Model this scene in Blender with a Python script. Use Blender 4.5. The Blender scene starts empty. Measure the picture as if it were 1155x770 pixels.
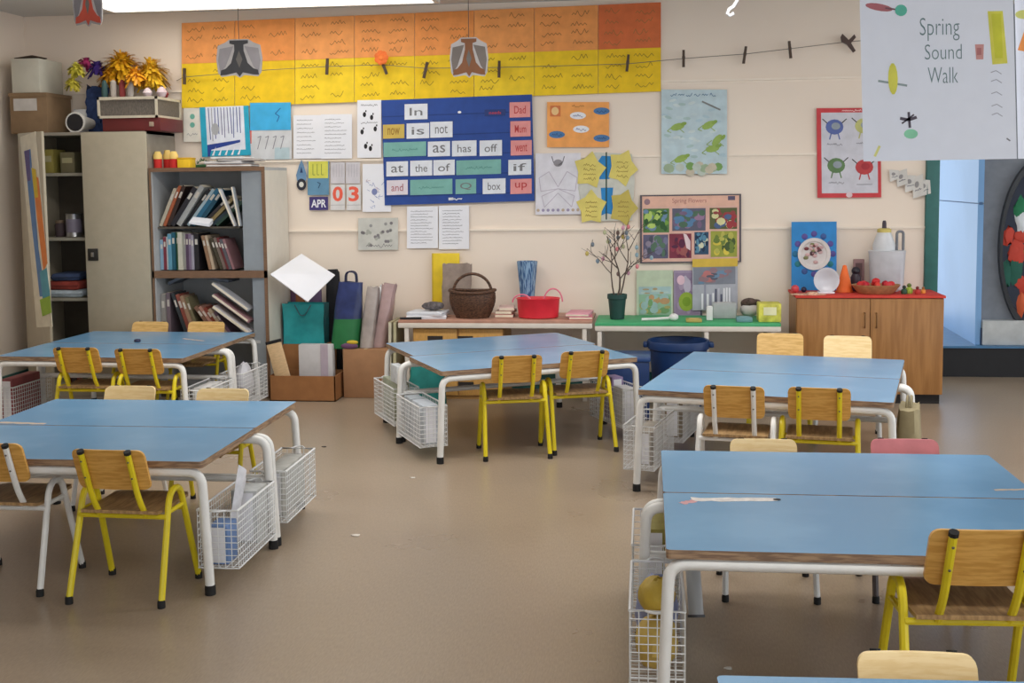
import bpy, bmesh, math, random
from mathutils import Vector, Matrix, Euler
R = math.radians
PI = math.pi
random.seed(7)
SC = bpy.context.scene
COL = SC.collection

# ------------------------------------------------------------------ camera
F, CX, CY, HC = 1340.0, 577.5, 322.0, 1.41
_y, _p, _r = R(7), R(5), .011
_r0 = Vector((math.cos(_y), math.sin(_y), 0))
FW = Vector((-math.sin(_y) * math.cos(_p), math.cos(_y) * math.cos(_p), -math.sin(_p)))
_u0 = _r0.cross(FW)
RT = math.cos(_r) * _r0 - math.sin(_r) * _u0
UP = math.cos(_r) * _u0 + math.sin(_r) * _r0
EYE = Vector((0, 0, HC))
cam_d = bpy.data.cameras.new('camera')
cam_d.sensor_width = 36
cam_d.lens = F / 1155 * 36
cam_d.shift_y = -(385 - CY) / 1155
cam_d.clip_start = .05
cam = bpy.data.objects.new('camera', cam_d)
COL.objects.link(cam)
m4 = Matrix((RT, UP, -FW)).transposed().to_4x4()
m4.translation = EYE
cam.matrix_world = m4
SC.camera = cam


def ray(x, y):
    return FW + RT * ((x - CX) / F) - UP * ((y - CY) / F)


def at_z(x, y, z):
    d = ray(x, y)
    return EYE + d * ((z - HC) / d.z)


def at_y(x, y, Y):
    d = ray(x, y)
    return EYE + d * (Y / d.y)


# ------------------------------------------------------------------ materials
def lin(c):
    c = c / 255.0
    return c / 12.92 if c <= .04045 else ((c + .055) / 1.055) ** 2.4


MATS = {}


def mat(name, rgb, rough=.6, metal=0.0, var=.06, scale=14.0, spec=.4, alpha=1.0, stretch=None, emit=0.0, trans=0.0, bump=0.0):
    if name in MATS:
        return MATS[name]
    m = bpy.data.materials.new(name)
    m.use_nodes = True
    nt = m.node_tree
    b = nt.nodes['Principled BSDF']
    b.inputs['Roughness'].default_value = rough
    b.inputs['Metallic'].default_value = metal
    b.inputs['Specular IOR Level'].default_value = spec
    c = [lin(v) for v in rgb]
    tc = nt.nodes.new('ShaderNodeTexCoord')
    nz = nt.nodes.new('ShaderNodeTexNoise')
    nz.inputs['Scale'].default_value = scale
    nz.inputs['Detail'].default_value = 4
    src = tc.outputs['Object']
    if stretch:
        mp = nt.nodes.new('ShaderNodeMapping')
        mp.inputs['Scale'].default_value = stretch
        nt.links.new(src, mp.inputs['Vector'])
        src = mp.outputs['Vector']
    nt.links.new(src, nz.inputs['Vector'])
    rp = nt.nodes.new('ShaderNodeValToRGB')
    rp.color_ramp.elements[0].position = .3
    rp.color_ramp.elements[1].position = .7
    rp.color_ramp.elements[0].color = [max(0, v * (1 - var * 2)) for v in c] + [1]
    rp.color_ramp.elements[1].color = [min(1, v * (1 + var)) for v in c] + [1]
    nt.links.new(nz.outputs['Fac'], rp.inputs['Fac'])
    nt.links.new(rp.outputs['Color'], b.inputs['Base Color'])
    if bump:
        bp = nt.nodes.new('ShaderNodeBump')
        bp.inputs['Strength'].default_value = bump
        bp.inputs['Distance'].default_value = .01
        nt.links.new(nz.outputs['Fac'], bp.inputs['Height'])
        nt.links.new(bp.outputs['Normal'], b.inputs['Normal'])
    if emit:
        b.inputs['Emission Color'].default_value = c + [1]
        b.inputs['Emission Strength'].default_value = emit
    if trans:
        b.inputs['Transmission Weight'].default_value = trans
    if alpha < 1:
        b.inputs['Alpha'].default_value = alpha
    MATS[name] = m
    return m


def colour(rgb, rough=.65, **k):
    return mat('paint_%d_%d_%d_%d' % (*rgb, int(rough * 100)), rgb, rough, **k)


def two_tone(name, a, b, scale, rough, stretch=None, spec=.4, lo=.4, hi=.6, extra=None, voronoi=False):
    if name in MATS:
        return MATS[name]
    m = mat(name, a, rough, spec=spec, stretch=stretch, scale=scale)
    nt = m.node_tree
    rp = [n for n in nt.nodes if n.type == 'VALTORGB'][0]
    rp.color_ramp.elements[0].position = lo
    rp.color_ramp.elements[1].position = hi
    rp.color_ramp.elements[0].color = [lin(v) for v in a] + [1]
    rp.color_ramp.elements[1].color = [lin(v) for v in b] + [1]
    return m


WHITE_METAL = mat('white_enamel', (232, 232, 230), .35, var=.03)
YEL_METAL = mat('yellow_enamel', (226, 206, 38), .35, var=.04)
GREY_METAL = mat('dark_enamel', (84, 74, 74), .4)
RUBBER = mat('black_rubber', (26, 26, 28), .7)
LAMINATE = two_tone('blue_laminate', (106, 152, 190), (116, 161, 198), 3.0, .26, spec=.5)
EDGE_WOOD = two_tone('table_edge_wood', (120, 96, 78), (164, 136, 108), 8, .55, stretch=(2, 2, 20))
PLY = two_tone('birch_plywood', (206, 164, 96), (226, 188, 122), 5, .38, stretch=(3, 3, 22))
PLY_PALE = two_tone('pale_plywood', (236, 206, 148), (246, 220, 168), 5, .38, stretch=(3, 3, 22))
PLY_BACK = two_tone('honey_plywood', (200, 148, 70), (220, 170, 92), 5, .36, stretch=(3, 3, 22))
PLY_SEAT = two_tone('worn_seat_plywood', (150, 118, 80), (182, 148, 104), 6, .35, stretch=(16, 2, 4))
PINK = mat('pink_plastic', (214, 128, 134), .45)
WIRE = mat('white_wire', (226, 228, 230), .4, var=.02)
PAPER = mat('white_paper', (232, 233, 240), .8, var=.02, scale=6)
CARD = mat('cream_card', (232, 222, 200), .8, var=.03)
BLACK = mat('black_ink', (34, 32, 36), .7)
INK = mat('grey_ink', (120, 120, 130), .8)


# ------------------------------------------------------------------ mesh builder
class MB:
    def __init__(s):
        s.v, s.f, s.m, s.mats = [], [], [], []

    def mi(s, m):
        if m not in s.mats:
            s.mats.append(m)
        return s.mats.index(m)

    def add(s, vs, fs, m):
        o = len(s.v)
        s.v += [tuple(v) for v in vs]
        i = s.mi(m)
        for f in fs:
            s.f.append([o + k for k in f])
            s.m.append(i)
        return s

    def box(s, c, d, m, rot=None, bev=0.0, seg=2):
        x, y, z = d[0] / 2, d[1] / 2, d[2] / 2
        if bev:
            bm = bmesh.new()
            bmesh.ops.create_cube(bm, size=1)
            bmesh.ops.scale(bm, vec=d, verts=bm.verts)
            bmesh.ops.bevel(bm, geom=bm.edges[:], offset=bev, segments=seg, affect='EDGES', profile=.5)
            bm.verts.index_update()
            vs = [v.co.copy() for v in bm.verts]
            fs = [[v.index for v in f.verts] for f in bm.faces]
            bm.free()
        else:
            vs = [Vector(p) for p in ((-x, -y, -z), (x, -y, -z), (x, y, -z), (-x, y, -z), (-x, -y, z), (x, -y, z), (x, y, z), (-x, y, z))]
            fs = [(0, 3, 2, 1), (4, 5, 6, 7), (0, 1, 5, 4), (1, 2, 6, 5), (2, 3, 7, 6), (3, 0, 4, 7)]
        M = Euler(rot).to_matrix() if rot else Matrix.Identity(3)
        c = Vector(c)
        return s.add([M @ v + c for v in vs], fs, m)

    def span(s, a, b, m, bev=0.0):
        return s.box([(a[i] + b[i]) / 2 for i in range(3)], [abs(b[i] - a[i]) for i in range(3)], m, None, bev)

    def tube(s, path, r, m, n=8, cap=True, r1=None):
        P = [Vector(p) for p in path]
        k = len(P)
        T = []
        for i in range(k):
            t = (P[min(i + 1, k - 1)] - P[max(i - 1, 0)])
            T.append(t.normalized())
        ref = Vector((0, 0, 1)) if abs(T[0].z) < .9 else Vector((1, 0, 0))
        a = T[0].cross(ref).normalized()
        vs, fs = [], []
        for i in range(k):
            a = (a - T[i] * a.dot(T[i])).normalized()
            b = T[i].cross(a)
            rr = r if r1 is None else r + (r1 - r) * i / (k - 1)
            for j in range(n):
                q = 2 * PI * j / n
                vs.append(P[i] + (a * math.cos(q) + b * math.sin(q)) * rr)
        for i in range(k - 1):
            for j in range(n):
                fs.append((i * n + j, i * n + (j + 1) % n, (i + 1) * n + (j + 1) % n, (i + 1) * n + j))
        if cap:
            fs.append(tuple(reversed(range(n))))
            fs.append(tuple(range((k - 1) * n, k * n)))
        return s.add(vs, fs, m)

    def lathe(s, prof, c, m, n=20, ax='z', sx=1, sy=1):
        vs, fs = [], []
        c = Vector(c)
        for r, z in prof:
            for j in range(n):
                q = 2 * PI * j / n
                p = Vector((r * math.cos(q) * sx, r * math.sin(q) * sy, z))
                if ax == 'y':
                    p = Vector((p.x, -p.z, p.y))
                if ax == 'x':
                    p = Vector((p.z, p.y, p.x))
                vs.append(c + p)
        k = len(prof)
        for i in range(k - 1):
            for j in range(n):
                fs.append((i * n + j, i * n + (j + 1) % n, (i + 1) * n + (j + 1) % n, (i + 1) * n + j))
        if prof[0][0] > 1e-5:
            fs.append(tuple(reversed(range(n))))
        if prof[-1][0] > 1e-5:
            fs.append(tuple(range((k - 1) * n, k * n)))
        return s.add(vs, fs, m)

    def ball(s, c, r, m, n=12, k=8, jit=0.0):
        if not hasattr(r, '__len__'):
            r = (r, r, r)
        c = Vector(c)
        vs, fs = [], []
        for i in range(k + 1):
            t = PI * i / k
            for j in range(n):
                q = 2 * PI * j / n
                w = 1 + random.uniform(-jit, jit)
                vs.append(c + Vector((r[0] * math.sin(t) * math.cos(q) * w, r[1] * math.sin(t) * math.sin(q) * w, r[2] * math.cos(t) * w)))
        for i in range(k):
            for j in range(n):
                fs.append((i * n + j, (i + 1) * n + j, (i + 1) * n + (j + 1) % n, i * n + (j + 1) % n))
        return s.add(vs, fs, m)

    def prism(s, poly, y0, y1, m, m_side=None):
        """polygon in x,z extruded along y"""
        n = len(poly)
        vs = [(p[0], y0, p[1]) for p in poly] + [(p[0], y1, p[1]) for p in poly]
        s.add(vs, [tuple(range(n)), tuple(reversed(range(n, 2 * n)))], m)
        fs = [(i, n + i, n + (i + 1) % n, (i + 1) % n) for i in range(n)]
        return s.add(vs, fs, m_side or m)

    def slab(s, poly, z0, z1, m, m_side=None):
        """polygon in x,y extruded along z"""
        n = len(poly)
        vs = [(p[0], p[1], z0) for p in poly] + [(p[0], p[1], z1) for p in poly]
        s.add(vs, [tuple(range(n, 2 * n))], m)
        s.add(vs, [tuple(reversed(range(n)))], m_side or m)
        return s.add(vs, [(i, (i + 1) % n, n + (i + 1) % n, n + i) for i in range(n)], m_side or m)

    def build(s, name, parent=None, loc=None, rot=None, smooth=True, fix=True):
        me = bpy.data.meshes.new(name)
        me.from_pydata(s.v, [], s.f)
        for m in s.mats:
            me.materials.append(m)
        me.polygons.foreach_set('material_index', s.m)
        if fix:
            bm = bmesh.new()
            bm.from_mesh(me)
            bmesh.ops.recalc_face_normals(bm, faces=bm.faces)
            bm.to_mesh(me)
            bm.free()
        if smooth:
            me.polygons.foreach_set('use_smooth', [True] * len(me.polygons))
            me.set_sharp_from_angle(angle=R(38))
        me.update()
        o = bpy.data.objects.new(name, me)
        COL.objects.link(o)
        if parent:
            o.parent = parent
        if loc is not None:
            o.location = loc
        if rot is not None:
            o.rotation_euler = rot
        return o


def rrect(x0, y0, x1, y1, r, k=4):
    pts = []
    for cx, cy, a in ((x1 - r, y0 + r, -90), (x1 - r, y1 - r, 0), (x0 + r, y1 - r, 90), (x0 + r, y0 + r, 180)):
        for i in range(k + 1):
            q = R(a + 90 * i / k)
            pts.append((cx + r * math.cos(q), cy + r * math.sin(q)))
    return pts


def fillet(pts, rad, k=6):
    P = [Vector(p) for p in pts]
    out = [P[0]]
    for i in range(1, len(P) - 1):
        a, b = (P[i - 1] - P[i]), (P[i + 1] - P[i])
        d = min(rad, a.length * .49, b.length * .49)
        A, B = P[i] + a.normalized() * d, P[i] + b.normalized() * d
        for j in range(k + 1):
            t = j / k
            out.append(A * (1 - t) ** 2 + P[i] * 2 * t * (1 - t) + B * t * t)
    out.append(P[-1])
    return out


def tag(o, label=None, cat=None, group=None, kind=None):
    if label:
        o['label'] = label
    if cat:
        o['category'] = cat
    if group:
        o['group'] = group
    if kind:
        o['kind'] = kind
    return o


def thing(name, label, cat, loc=(0, 0, 0), rz=0, group=None):
    o = bpy.data.objects.new(name, None)
    o.empty_display_size = .05
    COL.objects.link(o)
    o.location = loc
    o.rotation_euler = (0, 0, rz)
    return tag(o, label, cat, group)


def dup(o, parent=None):
    c = o.copy()
    COL.objects.link(c)
    c.parent = parent
    for ch in list(o.children):
        dup(ch, c)
    return c


def struct(o):
    o['kind'] = 'structure'
    return o


ORD = ['first', 'second', 'third', 'fourth', 'fifth', 'sixth', 'seventh', 'eighth', 'ninth', 'tenth', 'eleventh', 'twelfth', 'thirteenth', 'fourteenth', 'fifteenth', 'sixteenth', 'seventeenth', 'eighteenth', 'nineteenth', 'twentieth']

# ------------------------------------------------------------------ writing
_tcache = {}


def text_geo(st, shear=0.0, bold=0.0):
    key = (st, shear, bold)
    if key not in _tcache:
        cu = bpy.data.curves.new('lettering', 'FONT')
        cu.body = st
        cu.size = 1
        cu.shear = shear
        cu.offset = bold
        cu.resolution_u = 3
        o = bpy.data.objects.new('lettering', cu)
        COL.objects.link(o)
        dg = bpy.context.evaluated_depsgraph_get()
        me = o.evaluated_get(dg).to_mesh()
        vs = [v.co.copy() for v in me.vertices]
        fs = [list(p.vertices) for p in me.polygons]
        o.evaluated_get(dg).to_mesh_clear()
        bpy.data.objects.remove(o)
        bpy.data.curves.remove(cu)
        xs = [v.x for v in vs] or [0]
        ys = [v.y for v in vs] or [0]
        x0, x1, y0, y1 = min(xs), max(xs), min(ys), max(ys)
        _tcache[key] = ([((v.x - x0) / max(1e-6, x1 - x0), (v.y - y0) / max(1e-6, y1 - y0)) for v in vs], fs)
    return _tcache[key]


class Sheet(MB):
    """flat sheet given by four corner points; u to the right, v up, ink drawn on its face"""

    def __init__(s, corners, thick=.0015, base=PAPER, paint=True):
        super().__init__()
        s.c3 = [Vector(c) for c in corners]          # tl tr br bl
        s.cen = sum(s.c3, Vector()) / 4
        s.n = (s.c3[1] - s.c3[3]).cross(s.c3[0] - s.c3[2]).normalized()
        if s.n.y > 0 and abs(s.n.y) > .2:
            s.n = -s.n
        s.th = thick
        s.W = (s.c3[1] - s.c3[0]).length
        s.H = (s.c3[0] - s.c3[3]).length
        if paint:
            q = [s.p(0, 0, 0), s.p(1, 0, 0), s.p(1, 1, 0), s.p(0, 1, 0)]
            b = [p - s.n * thick for p in q]
            s.add(q + b, [(0, 1, 2, 3), (7, 6, 5, 4), (0, 4, 5, 1), (1, 5, 6, 2), (2, 6, 7, 3), (3, 7, 4, 0)], base)

    def p(s, u, v, l=0):
        tl, tr, br, bl = s.c3
        q = (bl * (1 - u) + br * u) * (1 - v) + (tl * (1 - u) + tr * u) * v
        return q - s.cen + s.n * (.0006 * l)

    def poly(s, pts, m, l=1):
        return s.add([s.p(u, v, l) for u, v in pts], [tuple(range(len(pts)))], m)

    def rect(s, u0, v0, u1, v1, m, l=1):
        return s.poly([(u0, v0), (u1, v0), (u1, v1), (u0, v1)], m, l)

    def ell(s, u, v, ru, rv, m, l=1, n=16, rot=0, a0=0, a1=360):
        pts = []
        for i in range(n if a1 - a0 >= 360 else n + 1):
            q = R(a0 + (a1 - a0) * i / n)
            x, y = ru * s.W * math.cos(q), rv * s.H * math.sin(q)
            X, Y = x * math.cos(rot) - y * math.sin(rot), x * math.sin(rot) + y * math.cos(rot)
            pts.append((u + X / s.W, v + Y / s.H))
        return s.poly(pts, m, l)

    def line(s, pts, w, m, l=1):
        for a, b in zip(pts, pts[1:]):
            ax, ay, bx_, by = a[0] * s.W, a[1] * s.H, b[0] * s.W, b[1] * s.H
            dx, dy = bx_ - ax, by - ay
            d = math.hypot(dx, dy) or 1
            nx, ny = -dy / d * w / 2, dx / d * w / 2
            s.poly([((ax + nx) / s.W, (ay + ny) / s.H), ((ax - nx) / s.W, (ay - ny) / s.H), ((bx_ - nx) / s.W, (by - ny) / s.H), ((bx_ + nx) / s.W, (by + ny) / s.H)], m, l)
        return s

    def word(s, u0, u1, v, h, m, w=.0025, l=1):
        """an unreadable handwritten word: small joined strokes"""
        n = max(3, int((u1 - u0) * s.W / (h * s.H * .42)))
        pts = []
        for i in range(n + 1):
            e = random.choice((1, .55, .6, .65, -.35)) if i % 2 else random.choice((0, .05, .1))
            pts.append((u0 + (u1 - u0) * i / n, v + h * e))
        return s.line(pts, w, m, l)

    def text(s, st, u0, v0, u1, v1, m, l=1, shear=0.0, bold=0.0):
        vs, fs = text_geo(st, shear, bold)
        return s.add([s.p(u0 + (u1 - u0) * a, v0 + (v1 - v0) * b, l) for a, b in vs], fs, m)

    def photo(s, u0, v0, u1, v1, cols, n=30, l=1, size=.28):
        """a busy colour picture: base plus overlapping blots kept inside its rectangle"""
        s.rect(u0, v0, u1, v1, cols[0], l)
        for i in range(n):
            ru, rv = (u1 - u0) * size * random.uniform(.25, .6), (v1 - v0) * size * random.uniform(.25, .7)
            u, v = random.uniform(u0 + ru, u1 - ru), random.uniform(v0 + rv, v1 - rv)
            s.ell(u, v, ru, rv, random.choice(cols[1:]), l + 1 + i * .12, 9, 0)
        return s

    def done(s, name, label, cat, group=None, parent=None, plabel=None):
        o = s.build(name, parent, smooth=False, fix=False, loc=s.cen)
        if not parent:
            tag(o, label, cat, group)
        return o


D = 8.0
WALL_Y = 7.983


def wq(x0, y0, x1, y1, sl=None, lay=0, sk=0):
    """rectangle on the back wall from photograph measurements"""
    sl = -.012 * (x1 - x0) if sl is None else sl
    Y = WALL_Y - .003 * lay
    return [at_y(x0, y0, Y), at_y(x1, y0 + sl, Y), at_y(x1 + sk, y1 + sl, Y), at_y(x0 + sk, y1, Y)]


# ------------------------------------------------------------------ setting
def wall_material(name, a, b, rough=.55):
    return two_tone(name, a, b, 1.2, rough, spec=.3, lo=.35, hi=.65)


WALLM = wall_material('cream_wall_paint', (236, 221, 206), (239, 225, 210))
CEILM = wall_material('ceiling_paint', (206, 206, 204), (210, 210, 208), .8)
TEAL = mat('teal_gloss_paint', (46, 104, 100), .35)
LX = -4.42       # left wall
RX = 1.725       # right end of the back wall


def floor_material():
    m = bpy.data.materials.new('polished_vinyl_floor')
    m.use_nodes = True
    nt = m.node_tree
    b = nt.nodes['Principled BSDF']
    tc = nt.nodes.new('ShaderNodeTexCoord')
    n1 = nt.nodes.new('ShaderNodeTexNoise')
    n1.inputs['Scale'].default_value = 1.6
    n1.inputs['Detail'].default_value = 6
    n2 = nt.nodes.new('ShaderNodeTexNoise')
    n2.inputs['Scale'].default_value = 40
    mp = nt.nodes.new('ShaderNodeMapping')
    mp.inputs['Scale'].default_value = (5, .9, 1)
    nt.links.new(tc.outputs['Object'], n1.inputs['Vector'])
    nt.links.new(tc.outputs['Object'], mp.inputs['Vector'])
    nt.links.new(mp.outputs['Vector'], n2.inputs['Vector'])
    r1 = nt.nodes.new('ShaderNodeValToRGB')
    r1.color_ramp.elements[0].position = .1
    r1.color_ramp.elements[1].position = .9
    r1.color_ramp.elements[0].color = [lin(v) for v in (148, 131, 113)] + [1]
    r1.color_ramp.elements[1].color = [lin(v) for v in (161, 144, 125)] + [1]
    nt.links.new(n1.outputs['Fac'], r1.inputs['Fac'])
    mx = nt.nodes.new('ShaderNodeMix')
    mx.data_type = 'RGBA'
    mx.blend_type = 'OVERLAY'
    mx.inputs[0].default_value = .24
    nt.links.new(r1.outputs['Color'], mx.inputs[6])
    nt.links.new(n2.outputs['Fac'], mx.inputs[7])
    nt.links.new(mx.outputs[2], b.inputs['Base Color'])
    rr = nt.nodes.new('ShaderNodeMapRange')
    rr.inputs['To Min'].default_value = .22
    rr.inputs['To Max'].default_value = .38
    nt.links.new(n1.outputs['Fac'], rr.inputs['Value'])
    nt.links.new(rr.outputs['Result'], b.inputs['Roughness'])
    b.inputs['Specular IOR Level'].default_value = .5
    return m


mb = MB()
mb.span((LX - .2, -3.5, -.1), (5.5, 10.6, 0), floor_material())
struct(mb.build('floor'))
mb = MB()
mb.span((LX - .2, -3.5, 2.6), (5.5, 10.6, 2.7), CEILM)
struct(mb.build('ceiling'))
mb = MB()
mb.span((LX - .15, D, 0), (RX, D + .15, 2.6), WALLM)
struct(mb.build('wall_back'))
mb = MB()
mb.span((LX - .15, -3.5, 0), (LX, D + .15, 2.6), WALLM)
struct(mb.build('wall_left'))
mb = MB()
mb.span((LX - .15, -3.6, 0), (-2.4, -3.5, 2.6), WALLM)  # unseen partial wall, added to block daylight and dim the left side
struct(mb.build('wall_rear_light_block'))
mb = MB()
mb.span((LX, -3.5, 0), (LX + .02, D, .13), TEAL)
struct(mb.build('baseboard_left'))
mb = MB()
mb.span((LX + .02, D - .015, 0), (RX - .01, D, .12), TEAL)
struct(mb.build('baseboard_back'))
RAILM = mat('cream_rail_gloss', (240, 227, 212), .4, var=.02)
for i, py in enumerate((93.5, 177.5, 259.5)):
    z = at_y(735, py, D).z
    mb = MB()
    mb.prism([(LX + .02, z + .002), (RX, z + .002), (RX, z + .016), (LX + .02, z + .016)], D - .0155, D, RAILM)
    mb.prism([(LX + .02, z - .012), (RX, z - .012), (RX, z + .002), (LX + .02, z + .002)], D - .004, D, RAILM)
    struct(mb.build('trim_%d' % (i + 1)))
mb = MB()
mb.span((RX, D - .03, 0), (RX + .085, D + .17, 2.6), TEAL, .006)
struct(mb.build('door_1_frame'))
bpy.data.objects['door_1_frame'].name = 'trim_4'

# the hall beyond the opening, one step up
BLUEW = two_tone('blue_wall_panel', (118, 164, 214), (126, 172, 222), 1.5, .4)
GREYW = mat('grey_hall_paint', (128, 134, 144), .7)
STEP = at_y(1110, 390, 8.64).z
mb = MB()
mb.span((RX, 8.64, 0), (5.5, 10.6, STEP - .015), mat('black_step_riser', (30, 30, 34), .6))
mb.span((RX, 8.625, STEP - .015), (5.5, 10.6, STEP), mat('blue_step_lino', (70, 118, 160), .35))
struct(mb.build('trim_5'))
a, b = at_z(1106, 388.5, STEP), at_z(1063, 364, STEP)
dirv = (b - a).normalized()
b2 = a + dirv * 1.75
nrm = Vector((-dirv.y, dirv.x, 0)) * .04
mb = MB()
zseam = at_y(1080, 228, 9.2).z
for z0, z1 in ((STEP, zseam - .004), (zseam + .004, 2.6)):
    mb.slab([(a.x, a.y), (b2.x, b2.y), (b2.x + nrm.x, b2.y + nrm.y), (a.x + nrm.x, a.y + nrm.y)], z0, z1, BLUEW)
n2 = nrm * .8
mb.slab([(a.x + n2.x * .2, a.y + n2.y * .2), (b2.x + n2.x * .2, b2.y + n2.y * .2), (b2.x + n2.x, b2.y + n2.y), (a.x + n2.x, a.y + n2.y)], zseam - .01, zseam + .01, mat('panel_groove', (70, 104, 146), .6))
mb.slab([(a.x - .004, a.y - .01), (a.x + .012, a.y - .01), (a.x + .012, a.y + .05), (a.x - .004, a.y + .05)], STEP, STEP + .12, mat('dark_gap_shade', (30, 52, 84), .5))  # dark block standing in for the shaded gap at the panel's base
struct(mb.build('wall_hall'))
gx = at_y(1107, 300, a.y + .05).x
mb = MB()
mb.span((gx, a.y + .05, STEP), (5.5, a.y + .2, 2.6), GREYW)
struct(mb.build('wall_right'))
mb = MB()
q0, q1 = at_y(1106, 361, a.y), at_y(1106, 385, a.y)
mb.span((q0.x + .01, a.y - .03, STEP), (5.5, a.y + .05, q0.z), mat('white_ledge_paint', (196, 200, 202), .5), .005)
struct(mb.build('trim_6'))


# ------------------------------------------------------------------ oval collage on the hall wall
def oval():
    Y = a.y + .05
    cx, top, bot, left = 1172, 178, 378, 1125
    c = at_y(cx, (top + bot) / 2, Y)
    rz = (at_y(cx, top, Y).z - at_y(cx, bot, Y).z) / 2
    rx = c.x - at_y(left, 278, Y).x
    t = thing('oval_collage', 'large oval collage in red green and white on the grey hall wall', 'artwork', (c.x, Y - .002, c.z))
    n = 40
    o_ = MB()
    vs, fs = [], []
    for k, (s_, y) in enumerate(((1, 0), (1, -.05), (.93, -.06), (.9, -.03))):
        for i in range(n):
            q = 2 * PI * i / n
            vs.append((rx * s_ * math.cos(q), y, rz * s_ * math.sin(q)))
    for k in range(3):
        for i in range(n):
            fs.append((k * n + i, k * n + (i + 1) % n, (k + 1) * n + (i + 1) % n, (k + 1) * n + i))
    o_.add(vs, fs, mat('dark_grey_rim', (62, 66, 72), .5))
    o_.build('rim', t)
    p = MB()
    cols = [colour((196, 66, 50)), colour((28, 92, 78)), colour((214, 220, 226)), colour((44, 52, 70)), colour((210, 96, 56)), colour((120, 160, 60)), colour((30, 120, 80))]
    p.prism([(rx * .91 * math.cos(2 * PI * i / n), rz * .91 * math.sin(2 * PI * i / n)) for i in range(n)], -.032, -.004, cols[3])
    rnd = random.Random(5)
    bands = [(.72, 4), (.5, 1), (.32, 2), (.12, 0), (-.1, 0), (-.28, 1), (-.46, 0), (-.64, 2), (-.8, 5)]
    for zc, ci in bands:
        hw = rx * .88 * math.sqrt(max(0, 1 - zc * zc))
        for k in range(7):
            x = -hw + 2 * hw * (k + .5) / 7
            if (x / (rx * .8)) ** 2 + zc * zc > .9:
                continue
            col = cols[ci] if rnd.random() < .7 else rnd.choice(cols)
            p.ball((x + rnd.uniform(-.03, .03), -.032 - .002 * rnd.random(), zc * rz * .95 + rnd.uniform(-.03, .03)), (hw / 7 * rnd.uniform(.9, 1.7), .012, rz * rnd.uniform(.07, .15)), col, 10, 6, .3)
    p.build('collage_panel', t)


OVAL_READY = True
oval()


# ------------------------------------------------------------------ ceiling light
def ceiling_light(px0, loc, size, label):
    t = thing('ceiling_light', label, 'ceiling light', loc)
    f = MB()
    w, d = size
    for x0, y0, x1, y1 in ((-w / 2 - .03, -d / 2 - .03, w / 2 + .03, -d / 2), (-w / 2 - .03, d / 2, w / 2 + .03, d / 2 + .03), (-w / 2 - .03, -d / 2, -w / 2, d / 2), (w / 2, -d / 2, w / 2 + .03, d / 2)):
        f.span((x0, y0, -.045), (x1, y1, 0), mat('light_frame_white', (226, 226, 224), .5))
    f.build('frame', t)
    g = MB()
    g.span((-w / 2, -d / 2, -.04), (w / 2, d / 2, -.012), mat('light_diffuser', (255, 252, 244), .5, emit=3.0))
    g.build('diffuser', t)
    return t


l0 = at_z(150, 19.5, 2.56)
r0_ = at_z(490, 2.5, 2.56)
ceiling_light(0, ((l0.x + r0_.x) / 2, min(l0.y, r0_.y) - .35, 2.6), (r0_.x - l0.x, .7), 'bright white ceiling light panel above the orange banner')


# ------------------------------------------------------------------ tables
def make_table(wid=1.1, dep=.555):
    t = thing('school_table', '', 'table')
    top = MB()
    poly = rrect(-wid / 2, -dep / 2, wid / 2, dep / 2, .012, 3)
    top.slab(poly, .446, .47, LAMINATE, EDGE_WOOD)
    top.build('tabletop', t, smooth=False)
    for s in (-1, 1):
        lx = wid / 2 + (.05 if s > 0 else -.008)
        y = s * (dep / 2 - .016)
        r = MB()
        r.tube([(-lx + .1, y, .429), (lx - .1, y, .429)], .0165, WHITE_METAL, 10)
        r.build('rail', t)
        for e in (-1, 1):
            l = MB()
            l.tube(fillet([(e * (lx + .018), y, .022), (e * lx, y, .429), (e * (lx - .1), y, .429)], .085, 7), .0165, WHITE_METAL, 10)
            lo = l.build('leg', t)
            f = MB()
            f.lathe([(.0188, 0), (.0188, .024), (.0175, .034)], (e * (lx + .018), y, 0), RUBBER, 12)
            f.build('rubber_foot', lo)
    c = MB()
    y = dep / 2 - .016
    c.tube([(-lx - .01, y, .272), (lx + .01, y, .272)], .0105, WHITE_METAL, 8)
    c.build('stretcher', t)
    return t


_tab = {}


def table(cx, cy, ang, label, dep=.555, wid=1.1, z=0):
    k = (wid, dep)
    if k not in _tab:
        o = _tab[k] = make_table(wid, dep)
    else:
        o = dup(_tab[k])
    o.location = (cx, cy, z)
    o.rotation_euler = (0, 0, R(ang))
    tag(o, label, 'table', 'blue school tables')
    return o


PAIRS = {}


def pair(key, fl, fr, bl, br, dep, labels, slide=0.0):
    """two tables pushed together, long sides touching; corners of the whole pair in the photograph"""
    P = [at_z(x, y, .47) for x, y in (fl, fr, br, bl)]
    c = sum(P, Vector()) / 4
    ax = ((P[1] - P[0]).normalized() + (P[2] - P[3]).normalized()).normalized()
    ay = ((P[3] - P[0]).normalized() + (P[2] - P[1]).normalized()).normalized()
    ang = (math.atan2(ax.y, ax.x) + math.atan2(ay.y, ay.x) - PI / 2) / 2
    if key == 'LF':
        c.x += .045
    PAIRS[key] = (c, ang)
    ux, uy = Vector((math.cos(ang), math.sin(ang), 0)), Vector((-math.sin(ang), math.cos(ang), 0))
    out = []
    for k, s in enumerate((-1, 1)):
        q = c + uy * (s * (dep / 2 + .004)) + ux * (slide * s)
        out.append(table(q.x, q.y, math.degrees(ang) + (180 if k else 0), labels[k], dep))
    print('pair', key, [round(v, 3) for v in c], round(math.degrees(ang), 1))
    return c, ang


def pw(key, x, y, z=0.0):
    c, ang = PAIRS[key]
    return Vector((c.x + x * math.cos(ang) - y * math.sin(ang), c.y + x * math.sin(ang) + y * math.cos(ang), z))


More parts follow.
